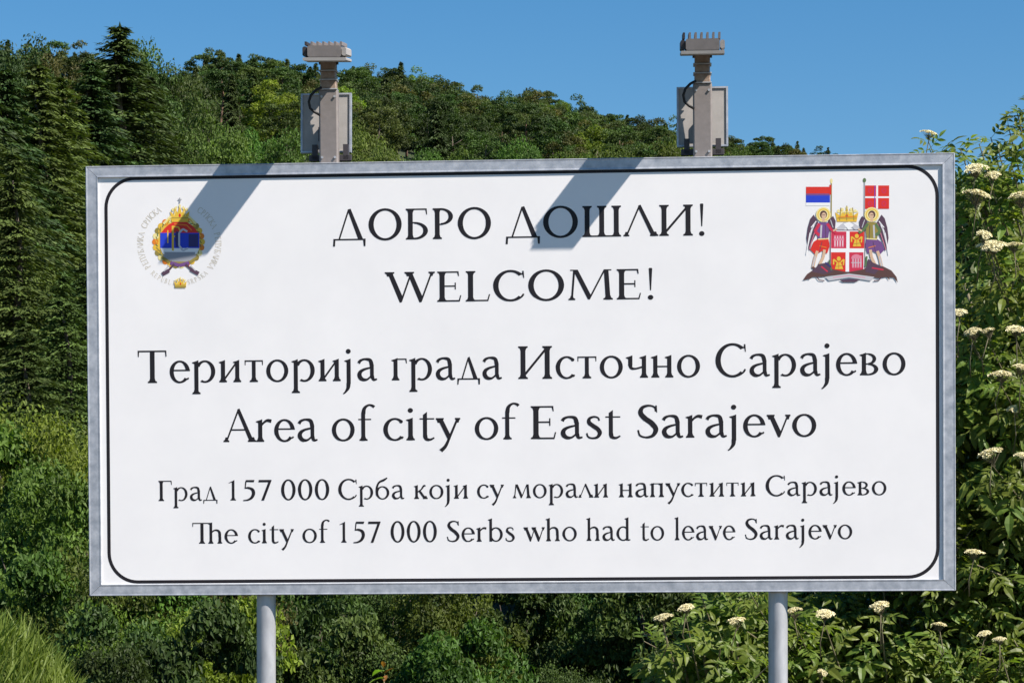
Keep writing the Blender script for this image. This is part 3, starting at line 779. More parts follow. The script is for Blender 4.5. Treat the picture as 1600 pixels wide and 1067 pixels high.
def spruce_mesh(name, mat, seed, H, R, whorls, nb, steps, twig, droop=.35, base=.04):
    g = np.random.default_rng(seed); Cs, Ds, Ns, Ls, Ws, Ts = [], [], [], [], [], []
    for k in range(whorls):
        t = ((k+.6)/whorls)
        z0 = H*(1-t*(1-base)); bl = R*(t**.8)*1.02+.12
        for j in range(nb):
            a = 2*math.pi*(j+.5*(k % 2)+g.uniform(-.3, .3))/nb; L_ = bl*g.uniform(.68, 1.18)
            h = np.array([math.cos(a), math.sin(a), 0]); s_ = np.array([-h[1], h[0], 0])
            m = max(3, int(steps*L_/R)+2)
            u = (np.arange(m)+g.random(m)*.8)/m; u = np.clip(u, .08, 1)
            z = z0+L_*(.18*u-droop*u**1.6+.12*u**3)+g.uniform(-.5, .5)*H/whorls
            P = h*(u*L_)[:, None]; P[:, 2] = z
            lat = L_*.34*np.sin(np.clip(u, .05, 1)*2.6)+.04
            tb = g.uniform(-.8, .8)
            for q in range(9):
                side = 1 if q % 2 else -1; fr = g.random(m)
                off = s_*(side*lat*fr)[:, None]; off[:, 2] -= lat*fr**2*.45
                d = s_*side*(.35+.7*fr)[:, None]+h*(.65+.4*g.random(m))[:, None]; d[:, 2] -= .1+.5*g.random(m)+.35*u
                l = twig*(.7+.7*g.random(m))*(1-.2*u)
                Cs.append(P+off+g.normal(size=(m, 3))*twig*.12); Ds.append(d); Ls.append(l); Ws.append(l*(.24+.12*g.random(m)))
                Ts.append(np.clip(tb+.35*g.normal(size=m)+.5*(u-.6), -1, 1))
                nn = np.tile(np.array([0, 0, 1.]), (m, 1))+h*.4+.45*g.normal(size=(m, 3)); Ns.append(nn)
            # leading tip of the bough
            Cs.append(P[-1:]+h*twig*.3); Ds.append((h+np.array([0, 0, .1]))[None]); Ls.append(np.array([twig])); Ws.append(np.array([twig*.25])); Ns.append(np.array([[0, 0, 1.]])); Ts.append(np.array([.6]))
    for k in range(5):
        Cs.append(np.array([[0, 0, H*(1-.012*k)]])); Ds.append(np.array([[g.uniform(-.5, .5)*k*.3, g.uniform(-.5, .5)*k*.3, 1.]])); Ls.append(np.array([twig*1.2])); Ws.append(np.array([twig*.3])); Ns.append(np.array([[0., -1, 0]])); Ts.append(np.array([.3]))
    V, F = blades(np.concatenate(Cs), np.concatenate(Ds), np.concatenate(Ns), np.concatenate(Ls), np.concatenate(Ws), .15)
    return fast_mesh(name, V, F, mat, tone=np.concatenate(Ts))

M_bark = bark_mat('grey_brown_bark', (.06, .045, .035), (.16, .13, .10))
M_pinebark = bark_mat('pine_bark', (.07, .04, .03), (.20, .12, .08))
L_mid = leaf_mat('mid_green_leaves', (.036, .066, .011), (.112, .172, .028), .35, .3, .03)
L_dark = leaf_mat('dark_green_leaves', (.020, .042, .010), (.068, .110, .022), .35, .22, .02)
L_light = leaf_mat('yellow_green_leaves', (.075, .120, .012), (.155, .220, .030), .25, .35, .02)
L_hill = leaf_mat('hill_leaves', (.026, .044, .012), (.078, .108, .030), .35, .28, .03)
L_olive = leaf_mat('olive_leaves', (.042, .050, .012), (.100, .105, .028), .3, .25, .03)
L_spruce = leaf_mat('spruce_needles', (.018, .036, .010), (.062, .096, .026), .3, .12, .02, .6)
L_sprucel = leaf_mat('light_and_sunlit_needles', (.038, .064, .014), (.105, .152, .036), .25, .15, .02, .6)  # lighter needle green; near spruces have sunlight put into this colour

def tree(name, cat, label, group, x, y, H, width, crown_me, crown_H, crown_R, trunk_me, rz=None, mat=None):
    """crown and trunk meshes are shared; the Empty is scaled to the tree's size"""
    t = empty(name, (x, y, ground(x, y)), (0, 0, random.uniform(0, 6.28) if rz is None else rz))
    t.scale = (width/(2*crown_R), width/(2*crown_R), H/crown_H)
    tag(t, label, cat, group)
    c = link('crown', crown_me, t)
    if mat: c.material_slots[0].link = 'OBJECT'; c.material_slots[0].material = mat
    link('trunk', trunk_me, t)
    return t

random.seed(5)
# hill protos (unit: 8 m tall, crown radius 3 m)
HC = [crown_mesh('hill_crown', L_mid, 40+i, 3.0, 3.4+.4*(i % 3), 4.6, 50, 110, .30, pointy=.15*(i % 3)) for i in range(6)]
HT = trunk_mesh('hill_trunk', M_bark, 7, .18, 3, 5, 1.6)
HS = [spruce_mesh('hill_conifer_crown', L_spruce, 60+i, 9.0, 2.0+.3*i, 18, 7, 5, .55, .3, .12) for i in range(3)]
HST = trunk_mesh('hill_conifer_trunk', M_pinebark, 8.5, .16, 4, 0)
HP = [crown_mesh('hill_pine_crown', L_dark, 80+i, 2.3, 1.9, 6.3, 26, 110, .27, .6, -.4, lumpy=.4) for i in range(3)]
HPT = trunk_mesh('hill_pine_trunk', M_pinebark, 8.2, .17, 9, 5, 1.5)

def hill_forest():
    rg = random.Random(21)
    pts = []
    for L in (452, 443, 434, 424, 413, 402, 390, 378, 366, 354, 342, 330, 318, 306, 294):
        x = -14; 
        step = 3.9 if L > 420 else 5.0
        u = -40
        while u < 1345:
            uu = u+rg.uniform(-12, 12); LL = L+rg.uniform(-5, 5)
            pts.append((uu, LL)); u += step*F_PX/L*rg.uniform(.8, 1.25)
    for u in range(1105, 1345, 13): pts.append((u+rg.uniform(-5, 5), 448+rg.uniform(-6, 6)))
    # nothing can be seen of a tree that stays wholly under the sign's top edge
    out = []
    for u, L in pts:
        x = (u-800)/F_PX*L; y = L-DIST
        g = ground(x, y); hpx = float(np.interp(u, TH_X, TH_Y))
        H = hpx/F_PX*450*rg.uniform(.92, 1.28)
        topY = HOR-(g+H-EYE)/L*F_PX
        edge = 259-(u-135)*.0140
        if topY < edge-6 or (u < 130): out.append((u, L, x, y, H, topY, edge))
    n = 0; made = []
    for u, L, x, y, H, topY, edge in out:
        if u < 130 and L < 400: continue
        r = rg.random(); n += 1
        zone = 'on the skyline' if L > 432 else ('just above the frame' if topY > edge-45 else 'on the slope')
        side = 'left of both lamps' if u < 500 else ('between the lamps' if u < 1098 else 'right of both lamps')
        pine = (.45 if u < 560 and L > 380 else .16); spr = .22 if u < 560 else .10
        if u > 930 and u < 1010 and L > 400: pine = .6
        w = H*rg.uniform(.72, .95)*(1.0 if u < 1100 else 1.25)
        if r < pine:
            m, kind, nm, cm, R, CH, tr = None, 'dark open pines', 'pine_tree', HP[n % 3], 2.5, 8.2, HPT; w *= .8; H *= 1.1
        elif r < pine+spr:
            m, kind, nm, cm, R, CH, tr = None, 'narrow dark conifers', 'conifer_tree', HS[n % 3], 2.3, 9.0, HST; w = H*.5; H *= 1.12
        else:
            q = rg.random()
            m, kind = (L_hill, 'mid green trees') if q < .52 else ((L_dark, 'dark green leafy trees') if q < .78 else ((L_olive, 'olive brown trees') if q < .94 else (L_light, 'pale yellow-green trees')))
            nm, cm, R, CH, tr = 'broadleaf_tree', HC[n % 6], 3.2, 8.1, HT
        key = '%s %s %s' % (kind, zone, side)
        made.append((key, u, tree(nm, 'tree', key, 'trees of the wooded hill', x, y, H, w, cm, CH, R, tr, mat=m)))
    words = ['first', 'second', 'third', 'fourth', 'fifth', 'sixth', 'seventh', 'eighth', 'ninth', 'tenth', 'eleventh', 'twelfth', 'thirteenth', 'fourteenth', 'fifteenth', 'sixteenth', 'seventeenth', 'eighteenth', 'nineteenth', 'twentieth']
    groups = {}
    for key, u, t in made: groups.setdefault(key, []).append((u, t))
    for key, l in groups.items():
        l.sort(key=lambda q: q[0]); k = len(l)
        for i, (u, t) in enumerate(l):
            if k == 1: w = 'only one'
            elif i == 0: w = 'leftmost'
            elif i == k-1: w = 'rightmost'
            elif i < 20: w = words[i]+' from the left'
            elif k-1-i < 20: w = words[k-1-i]+' from the right'
            else: w = 'one near the middle'
            t['label'] = (w+' among '+key).replace(' from the ', ' from ')
    return n
N_HILL = hill_forest()

# middle distance: light trees at the foot of the hill, seen above and beside the sign
MC = [crown_mesh('near_crown', L_mid, 120+i, 3.0, 3.4, 4.4, 110, 150, .20, pointy=.1*(i % 3), lumpy=.3) for i in range(4)]
MT = trunk_mesh('near_trunk', M_bark, 7, .15, 7, 6, 1.7)
L_soft = leaf_mat('soft_green_leaves', (.045, .078, .014), (.105, .150, .028), .25, .3, .02)
def mid(X, Y, L, wpx, i, mat, label, name='broadleaf_tree'):
    if mat is L_light: mat = L_soft
    p = px(X, Y, L); g = ground(p.x, p.y)
    tree(name, 'tree', label, None, p.x, p.y, p.z-g, max(wpx*L/F_PX, .5*(p.z-g)), MC[i % 4], 8.0, 3.3, MT, mat=mat)
mid(285, 158, 96, 120, 0, L_mid, 'tall green broadleaf tree just right of the big spruce')
mid(345, 195, 92, 110, 1, L_light, 'rounded light green tree above the left end of the frame')
mid(235, 190, 98, 90, 2, L_olive, 'olive tree in the gap behind the big spruce')
mid(405, 205, 100, 90, 2, L_mid, 'mid green tree left of the left floodlight above the frame')
mid(452, 222, 96, 70, 3, L_light, 'low yellow-green tree crown touching the left floodlight panel')
mid(560, 190, 110, 60, 0, L_light, 'bright yellow-green tree crown just right of the left floodlight')
mid(590, 226, 100, 80, 1, L_light, 'low yellow-green crown right of the left floodlight at the frame edge')
for i, (X, Y, w) in enumerate(((660, 232, 90), (735, 236, 80), (815, 230, 90), (890, 232, 80), (955, 226, 70), (1030, 222, 80), (1075, 228, 60), (1140, 232, 60))):
    mid(X, Y, 118+i*3, w, i+1, (L_mid, L_light, L_mid)[i % 3], ['green crown furthest left in the low row between the lamps', 'bright crown second from left in the low row above the frame', 'green crown third from left in the low row above the frame', 'low green crown above the second shadow on the board', 'bright low crown just above the frame, fifth in the low row', 'green low crown just left of the right floodlight', 'green low crown behind the right floodlight mast', 'low bright crown right of the right floodlight above the frame'][i])

for i, (X, Y, w, mt, lb) in enumerate(((25, 66, 170, L_hill, 'leafy tree on the skyline at the left picture edge'), (85, 84, 150, L_olive, 'olive leafy tree on the skyline, second from the left picture edge'),
        (140, 92, 150, L_hill, 'leafy tree on the skyline just left of the spruce spire'), (226, 88, 150, L_dark, 'dark leafy tree on the skyline just right of the spruce spire'), (264, 108, 130, L_hill, 'leafy tree at the dip of the skyline left of the left floodlight'))):
    mid(X, Y, 128+i*2, w, i, mt, lb)
rb = random.Random(9)
for k in range(34):                                  # woodland on the slope behind the elders and the board
    L = 55+k*6.5; X = rb.uniform(1180, 1750) if k % 3 else rb.uniform(300, 1150)
    p = px(X, 0, L); g_ = ground(p.x, p.y); Hh = rb.uniform(5.5, 8)
    top = HOR-(g_+Hh-EYE)/L*F_PX
    if top < 285: Hh = (HOR-285)/F_PX*L+EYE-g_
    if Hh < 1.5: continue
    tree('broadleaf_tree', 'tree', 'leafy tree of the wood on the slope, hidden behind the sign and the elders', 'trees behind the sign and elders', p.x, p.y, Hh, Hh*.85, MC[k % 4], 8.0, 3.3, MT, mat=(L_dark, L_hill, L_mid)[k % 3])
# ------------------------------------------------------------------ spruces on the left
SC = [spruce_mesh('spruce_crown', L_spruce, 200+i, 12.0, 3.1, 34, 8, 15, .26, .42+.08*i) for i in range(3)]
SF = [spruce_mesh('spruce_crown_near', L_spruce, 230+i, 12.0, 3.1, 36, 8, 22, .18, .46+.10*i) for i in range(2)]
ST = trunk_mesh('spruce_trunk', M_bark, 13, .16, 12, 0)
def spruce(X, Y, L, wid, i, label, mat=None, rz=None):
    p = px(X, Y, L); g = ground(p.x, p.y)
    tree('spruce_tree', 'tree', label, None, p.x, p.y, p.z-g, wid, SC[i % 3] if L > 50 else SF[i % 2], 12.0, 3.1, ST, mat=mat, rz=rz)
spruce(187, 40, 80, 7.4, 0, 'tallest spruce left of the sign, its spire rising above the skyline')
spruce(142, 92, 74, 6.0, 1, 'spruce just left of the tallest one, its top below the skyline')
spruce(232, 118, 84, 6.0, 2, 'spruce right of the tallest one with broad dark boughs')
spruce(60, 98, 62, 5.2, 1, 'light green spruce between the left picture edge and the tallest spruce', L_sprucel)
spruce(95, 120, 66, 5.0, 0, 'slim lighter spruce left of the tallest one', L_sprucel)
spruce(8, 105, 58, 5.0, 2, 'dark spruce at the left picture edge below the skyline')
spruce(-60, 40, 56, 6.0, 1, 'big spruce cut by the left picture edge')
spruce(20, 235, 44, 4.0, 0, 'drooping sunlit spruce left of the sign beside the dark gap', L_sprucel)
spruce(-45, 150, 46, 5.0, 2, 'tall drooping spruce at the left picture edge halfway up', L_sprucel)
spruce(98, 430, 38, 3.2, 1, 'young spruce close to the left frame side, halfway down', L_sprucel)
spruce(40, 500, 36, 3.2, 2, 'low spruce with drooping boughs left of the sign', L_sprucel)
spruce(150, 380, 44, 4.0, 0, 'spruce half hidden behind the left frame side', L_sprucel)
spruce(300, 480, 46, 5.0, 1, 'spruce hidden behind the left part of the sign')
# ------------------------------------------------------------------ shrubs below and beside the sign
BC = [crown_mesh('shrub_crown', L_mid, 300+i, 1.5, 1.35, 1.35, (90, 70, 110, 60)[i], (260, 330, 210, 390)[i], (.085, .11, .07, .125)[i], .8, -.9, lumpy=.5) for i in range(4)]
def shrub_stems(name, mat, seed, n=9, H=2.2, sp=1.0, r=.03):
    g = random.Random(seed); b = MB()
    for k in range(n):
        a = g.uniform(0, 6.28); s_ = g.uniform(.3, 1)*sp
        b.tube([(0, 0, -.1), (s_*.35*math.cos(a), s_*.35*math.sin(a), H*.4), (s_*math.cos(a), s_*math.sin(a), H*g.uniform(.75, 1))], [r, r*.7, r*.25], 6)
    return b.mesh(name, mat)
BT = shrub_stems('shrub_stems', M_bark, 5)
def shrub(X, Y, L, wpx, i, mat, label, grow=1.0):
    p = px(X, Y, L); g = ground(p.x, p.y); H = max(.5, p.z-g)
    t = empty('shrub', (p.x, p.y, g), (0, 0, random.uniform(0, 6.28)))
    w = max(wpx*L/F_PX/3.4, H/2.85*.66)
    t.scale = (w, w, H/2.85*grow)
    tag(t, label, 'shrub')
    c = link('crown', BC[i % 4], t)
    c.material_slots[0].link = 'OBJECT'; c.material_slots[0].material = mat
    link('stem', BT, t)
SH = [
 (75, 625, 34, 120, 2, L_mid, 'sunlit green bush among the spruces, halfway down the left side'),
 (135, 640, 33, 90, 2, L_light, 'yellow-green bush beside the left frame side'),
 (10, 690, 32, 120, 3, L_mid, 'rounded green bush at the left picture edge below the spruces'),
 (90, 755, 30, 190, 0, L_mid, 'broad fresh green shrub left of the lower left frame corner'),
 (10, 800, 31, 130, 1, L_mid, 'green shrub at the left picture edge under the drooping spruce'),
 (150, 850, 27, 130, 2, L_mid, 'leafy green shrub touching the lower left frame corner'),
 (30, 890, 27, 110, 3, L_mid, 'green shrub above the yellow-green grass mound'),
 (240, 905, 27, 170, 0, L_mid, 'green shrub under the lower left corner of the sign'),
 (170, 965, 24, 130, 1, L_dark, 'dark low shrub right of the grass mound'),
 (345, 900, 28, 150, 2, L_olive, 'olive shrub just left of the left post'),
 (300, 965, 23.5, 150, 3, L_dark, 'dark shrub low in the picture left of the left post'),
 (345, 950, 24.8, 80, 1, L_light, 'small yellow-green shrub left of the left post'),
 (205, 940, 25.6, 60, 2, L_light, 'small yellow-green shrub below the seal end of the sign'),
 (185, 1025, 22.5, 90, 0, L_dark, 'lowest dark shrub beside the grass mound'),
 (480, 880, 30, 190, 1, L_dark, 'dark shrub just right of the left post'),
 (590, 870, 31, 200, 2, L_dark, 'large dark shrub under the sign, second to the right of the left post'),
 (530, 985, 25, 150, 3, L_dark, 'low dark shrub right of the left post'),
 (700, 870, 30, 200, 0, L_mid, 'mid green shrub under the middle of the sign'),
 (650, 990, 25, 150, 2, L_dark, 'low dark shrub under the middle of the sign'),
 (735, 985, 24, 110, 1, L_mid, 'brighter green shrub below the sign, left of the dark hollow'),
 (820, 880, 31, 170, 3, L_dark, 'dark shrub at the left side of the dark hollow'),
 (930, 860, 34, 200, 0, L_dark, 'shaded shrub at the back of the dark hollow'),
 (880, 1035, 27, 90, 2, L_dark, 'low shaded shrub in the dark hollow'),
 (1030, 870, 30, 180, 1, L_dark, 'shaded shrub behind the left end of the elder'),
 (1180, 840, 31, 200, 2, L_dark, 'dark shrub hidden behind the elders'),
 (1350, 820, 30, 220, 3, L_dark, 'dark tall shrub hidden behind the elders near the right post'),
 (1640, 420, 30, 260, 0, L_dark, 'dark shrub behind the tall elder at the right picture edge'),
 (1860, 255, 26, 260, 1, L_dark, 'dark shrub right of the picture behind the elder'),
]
for a in SH: shrub(*a)

# hedge-high growth hidden behind the sign board, seen only from the side
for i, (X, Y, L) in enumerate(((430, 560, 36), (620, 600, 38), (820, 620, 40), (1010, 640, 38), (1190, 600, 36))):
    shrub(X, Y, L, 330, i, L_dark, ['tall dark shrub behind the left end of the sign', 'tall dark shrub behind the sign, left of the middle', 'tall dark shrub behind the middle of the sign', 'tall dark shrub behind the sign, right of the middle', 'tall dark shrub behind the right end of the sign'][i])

# yellow-green grass mound at the lower left
def grass():
    g = np.random.default_rng(77); n = 16000
    c = px(48, 962, 21.0)
    gx = c.x-.25+g.normal(size=n)*.42; gy = c.y+g.normal(size=n)*.5
    r2 = ((gx-c.x+.25)/.85)**2+((gy-c.y)/1.1)**2
    h = (c.z)*np.exp(-r2*.55)*(.90+.1*g.random(n))
    low = g.random(n)**.5*h
    P = np.stack([gx, gy, low], 1)
    d = g.normal(size=(n, 3))*.45; d[:, 2] = 1; d[:, 0] += .3
    V, F = blades(P, d, g.normal(size=(n, 3))+np.array([0, -1, .3]), .22+.18*g.random(n), .012+.008*g.random(n), .1)
    V[:, 2] = np.maximum(V[:, 2], -.05)
    m = leaf_mat('yellow_green_grass', (.09, .13, .02), (.20, .25, .05), .1, .35, .01, .5, 3)
    tag(link('grass', fast_mesh('grass', V, F, m)), 'mound of tall yellow-green grass at the lower left corner', 'grass', kind='stuff')
grass()

# ------------------------------------------------------------------ elder shrubs with cream flower heads
L_elder = leaf_mat('elder_leaves', (.085, .135, .018), (.195, .260, .048), .22, .4, .02, .45, 2.2, .3)
L_elderd = leaf_mat('darker_elder_leaves', (.065, .108, .015), (.175, .235, .042), .22, .4, .02, .45, 2.2, .3)  # same leaf, slightly darker, for the joined mass besides the separate leaves
M_estem = bark_mat('elder_stem', (.10, .09, .05), (.22, .19, .12))
M_flower, ntf, bf = new_mat('cream_elder_flowers')
nzf = noise(ntf, 30, 3, .6); rf = ramp(ntf, nzf.outputs['Fac'], [(.3, (.62, .56, .30)), (.7, (.82, .77, .52))]); ntf.links.new(rf.outputs['Color'], bf.inputs['Base Color']); bf.inputs['Roughness'].default_value = .7
def leaflet(l, w, droop):
    us = [0, .22, .5, .78, 1]; ws = [.06, .75, 1, .6, .02]
    V = []
    for u, k in zip(us, ws):
        z = -droop*u*u*l
        V += [(u*l, -w*.5*k, z+w*.13*k), (u*l, 0, z-w*.02), (u*l, w*.5*k, z+w*.13*k)]
    F = []
    for i in range(4):
        a = i*3; F += [(a, a+3, a+4, a+1), (a+1, a+4, a+5, a+2)]
    return np.array(V), np.array(F)
def compound_leaf(seed, scale=1.0):
    """a pinnate leaf: end leaflet and two or three opposite pairs on a thin stalk"""
    g = np.random.default_rng(seed); Vs, Fs, o = [], [], 0
    def add(V, F):
        nonlocal o
        Vs.append(V); Fs.append(F+o); o += len(V)
    R_ = .17; pairs = [.42, .78]
    def place(u, ang, l, w, dr):
        V, F = leaflet(l, w, dr); c, s_ = math.cos(ang), math.sin(ang); roll = g.uniform(-.3, .3)
        V = V@np.array([[1, 0, 0], [0, math.cos(roll), math.sin(roll)], [0, -math.sin(roll), math.cos(roll)]])
        V = np.stack([V[:, 0]*c-V[:, 1]*s_, V[:, 0]*s_+V[:, 1]*c, V[:, 2]], 1)+np.array([u*R_, 0, -.10*u*u*R_]); add(V, F)
    place(1, g.uniform(-.15, .15), .115, .046, .45)
    for u in pairs:
        for s_ in (-1, 1): place(u, s_*g.uniform(.85, 1.15), .098*g.uniform(.85, 1.1), .038, .40)
    t = .0025
    add(np.array([(0, -t, 0), (0, t, 0), (R_, t, -.017), (R_, -t, -.017)]), np.array([(0, 1, 2, 3)]))
    return np.concatenate(Vs)*scale, np.concatenate(Fs)
LEAF = [compound_leaf(s_) for s_ in (1, 2, 3, 4)]
LEAF_ME = [fast_mesh('elder_leaf', V, F, L_elder) for V, F in LEAF]
def umbel_mesh(seed):
    g = np.random.default_rng(seed); n = 420
    cc = np.array([(math.cos(q*1.257+seed)*.040*g.uniform(.7, 1.2), math.sin(q*1.257+seed)*.040*g.uniform(.7, 1.2)) for q in range(5)]+[(0, 0)])
    k_ = g.integers(0, 6, n); r_ = np.sqrt(g.random(n))*.030*np.array([1, .8, 1.1, .7, .95, .8])[k_]; a_ = g.random(n)*6.283
    X_ = cc[k_, 0]+r_*np.cos(a_); Y_ = cc[k_, 1]+r_*np.sin(a_); a = np.arctan2(Y_, X_); r = np.hypot(X_, Y_)
    c = np.stack([r*np.cos(a), r*np.sin(a), .022*(1-(r/.08)**2)+g.random(n)*.006], 1)
    V, F = blades(c, np.stack([np.cos(a*3), np.sin(a*3), 0*a], 1), np.array([0, 0, 1.])+.5*g.normal(size=(n, 3)), .013, .012, .1)
    V2, F2 = blades(c, np.stack([-np.sin(a*3), np.cos(a*3), 0*a], 1), np.array([0, 0, 1.])+.5*g.normal(size=(n, 3)), .013, .012, .1)
    V3, F3 = blades(np.stack([c[:60, 0]*.5, c[:60, 1]*.5, c[:60, 2]*.5-.022], 1), np.stack([c[:60, 0], c[:60, 1], .045+0*a[:60]], 1), g.normal(size=(60, 3)), .085, .003, 0)
    V = np.concatenate([V, V2, V3]); F = np.concatenate([F, F2+4*n, F3+8*n])
    me = fast_mesh('elder_umbel', V, F, [M_flower, M_estem], mi=[0]*(2*n)+[1]*60)
    return me
UMB = [umbel_mesh(i) for i in range(3)]

def frame_rows(d, n):
    d = unit(d); s_ = unit(np.cross(n, d)); n = np.cross(d, s_)
    return np.stack([d, s_, n], 2)               # columns: leaf x, y, z
def elder(name_lab, centre, radii, shoots, extra_tips, flowers, seed, nparts, sparse_top=False, inner=500, scale=1.0):
    g = np.random.default_rng(seed)
    c = np.array(centre); R_ = np.array(radii)
    base = (centre[0], centre[1], 0)
    t = empty('elder_shrub', base); tag(t, name_lab, 'shrub', 'flowering elders behind the sign')
    d = unit(g.normal(size=(shoots, 3))*np.array([1, 1, 1.1])); d[:, 1] = np.where(g.random(shoots) < .75, -np.abs(d[:, 1]), d[:, 1])
    lump = 1+.16*np.sin(d[:, 0]*6+seed)+.14*np.sin(d[:, 2]*7+seed*2)+.10*g.normal(size=shoots)
    tips = c+d*R_*(lump*(.72+.28*g.random(shoots)**.5))[:, None]
    dirs = unit(d*np.array([1, 1, .6])+np.array([0, 0, .55])+.35*g.normal(size=(shoots, 3)))
    extra_tips = list(extra_tips)+[tuple(px(fx, fy+6, fl+.42)+Vector((0, 0, -.03))) for fx, fy, fl, fs in flowers]
    if len(extra_tips):
        e = np.array(extra_tips); tips = np.concatenate([e, tips]); ed = unit(e-c+np.array([0, 0, .4])); dirs = np.concatenate([ed, dirs])
    keep = tips[:, 2] > .1; tips, dirs = tips[keep], dirs[keep]
    # opposite pairs of leaves along each shoot
    P, D, Nn, Sc = [], [], [], []
    for k in range(4):
        az = g.random(len(tips))*6.28+k*1.57
        a = unit(np.cross(dirs, g.normal(size=dirs.shape))); b_ = np.cross(dirs, a)
        side = a*np.cos(az)[:, None]+b_*np.sin(az)[:, None]
        for s_ in (-1, 1):
            dd = side*s_+dirs*(.35+.12*k)+np.array([0, 0, -.25])+.15*g.normal(size=dirs.shape)
            P.append(tips-dirs*(.26-.085*k)); D.append(dd); Nn.append(dirs*.7+np.array([.45, -.75, .75])+.25*g.normal(size=dirs.shape)); Sc.append((1.08-.2*k)*(.8+.4*g.random(len(tips))))
    P = np.concatenate(P); D = np.concatenate(D); Nn = np.concatenate(Nn); Sc = np.concatenate(Sc)*scale
    # shaded inner leaves
    q = c+unit(g.normal(size=(inner, 3)))*R_*(g.random(inner)**.5*.75)[:, None]; q = q[q[:, 2] > .05]
    P = np.concatenate([P, q]); D = np.concatenate([D, g.normal(size=q.shape)]); Nn = np.concatenate([Nn, g.normal(size=q.shape)+np.array([0, 0, 1.])]); Sc = np.concatenate([Sc, .8+.4*g.random(len(q))])
    M = frame_rows(D, Nn)*Sc[:, None, None]
    # leaves nearest the viewer that the picture can show become objects of their own
    depth = P[:, 1]+DIST; X = 800+F_PX*P[:, 0]/depth; Y = HOR-F_PX*(P[:, 2]-EYE)/depth
    vis = ((X > 1492) & (X < 1600) & (Y > 150)) | ((Y > 925) & (Y < 1075) & (X > 980) & (X < 1600)) | ((Y < 240) & (X > 1400) & (X < 1600))
    score = np.where(vis, depth, 99.0); order = np.argsort(score)
    solo = [i for i in order[:nparts] if score[i] < 90]; solo_set = set(solo)
    for i in solo:
        o = bpy.data.objects.new('leaf', LEAF_ME[i % 4]); COL.objects.link(o); o.parent = t
        m4 = Matrix([[*M[i][r], P[i][r]-base[r]] for r in range(3)]+[[0, 0, 0, 1]]); o.matrix_local = m4
    Vs, Fs, o_ = [], [], 0
    rest = np.array([i for i in range(len(P)) if i not in solo_set])
    for k in range(4):
        idx = rest[rest % 4 == k]; V, F = LEAF[k]
        W = np.einsum('nij,vj->nvi', M[idx], V)+(P[idx]-np.array(base))[:, None, :]
        Vs.append(W.reshape(-1, 3)); Fs.append((F[None]+(np.arange(len(idx))*len(V))[:, None, None]+o_).reshape(-1, 4)); o_ += len(idx)*len(V)
    tag(link('foliage', fast_mesh('elder_foliage', np.concatenate(Vs), np.concatenate(Fs), L_elderd), t), kind='stuff')
    # stems
    b = MB(); gg = random.Random(seed)
    for k in range(12):
        a = gg.uniform(0, 6.28); tgt = c+np.array([math.cos(a)*R_[0]*.7, math.sin(a)*R_[1]*.7, R_[2]*gg.uniform(.1, .75)])-np.array(base)
        b.tube([(.1*math.cos(a), .1*math.sin(a), -.05), (tgt[0]*.35, tgt[1]*.35, tgt[2]*.5), tuple(tgt)], [.035, .025, .008], 6)
    b.build('stem', M_estem, t)
    tw = MB()
    for i in range(min(len(tips), 260)):
        p = tips[i]-np.array(base); tw.tube([tuple(p-dirs[i]*.5), tuple(p-dirs[i]*.2), tuple(p)], [.007, .005, .003], 4, caps=False)
    tag(tw.build('twig', M_estem, t), kind='stuff')
    for i, (fx, fy, fl, fs) in enumerate(flowers):
        p = px(fx, fy, fl+.24)
        st = MB(); q0 = Vector((p.x-base[0], p.y-base[1], p.z-.02)); st.tube([tuple(q0), tuple(q0+Vector((gg.uniform(-.03, .03), .05, -.12))), tuple(q0+Vector((gg.uniform(-.03, .03), .12, -.2)))], [.003, .003, .004], 5); st.build('flower_stalk', M_estem, t)
        o = link('flower_head', UMB[i % 3], t, (p.x-base[0], p.y-base[1], p.z), (gg.uniform(.12, .55), gg.uniform(-.25, .35), gg.uniform(-.5, .5)), (fs*gg.uniform(.7, 1.0), fs*.85, fs*gg.uniform(.8, 1.2)))
    return t

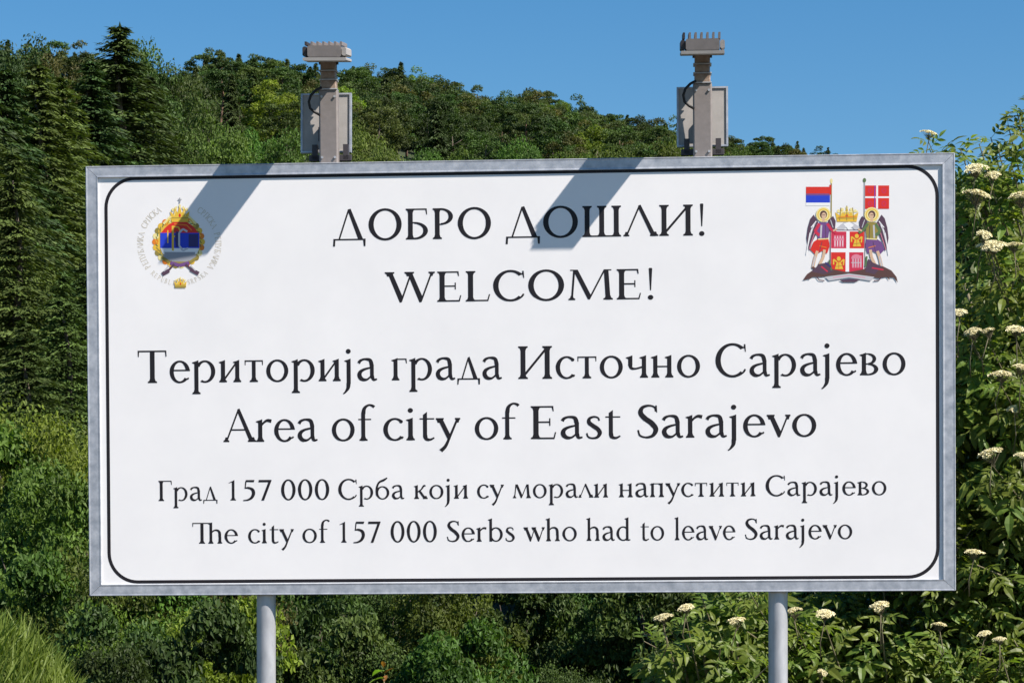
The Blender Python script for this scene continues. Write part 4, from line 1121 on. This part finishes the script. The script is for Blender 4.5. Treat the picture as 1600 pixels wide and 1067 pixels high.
tipsA = [px(1452, 232, 15.6), px(1478, 240, 15.5), px(1500, 232, 15.5), px(1512, 252, 15.4), px(1530, 225, 15.5), px(1548, 215, 15.6), px(1560, 235, 15.4), px(1575, 195, 15.6), px(1590, 178, 15.6), px(1602, 160, 15.6), px(1595, 225, 15.4), px(1580, 255, 15.3), px(1620, 150, 15.6), px(1540, 262, 15.3)]
elder('tall flowering elder rising past the right frame side into the sky', (3.60, 3.5, 2.25), (1.50, 1.2, 2.30), 1300, [tuple(p) for p in tipsA],
      [(1452, 210, 15.55, .75), (1525, 268, 15.0, 1.1), (1552, 276, 15.0, 1.0), (1527, 308, 14.9, 1.1), (1596, 312, 14.9, 1.3), (1538, 370, 14.9, 1.0), (1550, 388, 14.9, 1.2), (1585, 386, 14.9, 1.0), (1500, 490, 15.0, .8), (1520, 522, 15, 1), (1588, 518, 15, 1), (1545, 520, 15.0, .8), (1565, 588, 14.8, 1.15), (1596, 578, 14.8, .9), (1550, 712, 14.8, 1.2), (1598, 714, 14.8, .8), (1522, 866, 14.9, 1.0), (1585, 640, 15, .7)], 31, 290, inner=2200)
elder('middle flowering elder around the right post below the sign', (2.25, 3.2, .95), (1.15, 1.0, 1.45), 480, [],
      [(1240, 957, 14.9, 1.0), (1289, 962, 14.9, .9), (1376, 950, 14.9, 1.15), (1468, 978, 15, .7), (1538, 992, 15, .75), (1285, 1052, 15, .6)], 32, 250, inner=600)
elder('small flowering elder at the right side of the dark hollow', (1.3, 3.0, .85), (.62, .8, 1.32), 260, [],
      [(1036, 966, 15, .85), (1072, 952, 15, .9), (1152, 972, 15, 1.1)], 33, 250, inner=350)
elder('low elder filling the lower right corner of the picture', (3.1, 2.6, .75), (1.0, .7, 1.2), 330, [],
      [(1562, 1000, 14.7, .6)], 34, 250, inner=350)

# young plant with bright leaves and a reddish shoot at the foot of the dark shrubs
def sapling():
    M_redleaf = leaf_mat('reddish_young_leaf', (.20, .08, .02), (.30, .15, .04), .1, .3, .01, .5, 3)
    L_fresh = leaf_mat('fresh_green_leaf', (.09, .18, .02), (.18, .30, .04), .2, .4, .02, .45, 3)
    p = px(600, 1056, 19.5); t = empty('young_plant', (p.x, p.y, 0)); tag(t, 'small bright green young plant with a reddish shoot, right of the left post', 'plant')
    b = MB(); b.tube([(0, 0, -.03), (.02, 0, .8), (0, .01, p.z-.02)], [.012, .009, .004], 6); b.build('stem', M_estem, t)
    V, F = leaflet(.17, .075, .5); me = fast_mesh('broad_leaf', V, F, L_fresh); mr = fast_mesh('red_leaf', V, F, M_redleaf)
    g = random.Random(4)
    for k in range(16):
        a = k*2.4; z = p.z-.30+.024*k; red = k in (13, 15, 11)
        o = link('leaf', mr if red else me, t, (0, 0, z), (g.uniform(-.3, .3), g.uniform(-.7, .0) if not red else -1.0, a), ((.45,)*3 if red else (.8,)*3))
        if red: o['label'] = 'reddish young leaf'
sapling()
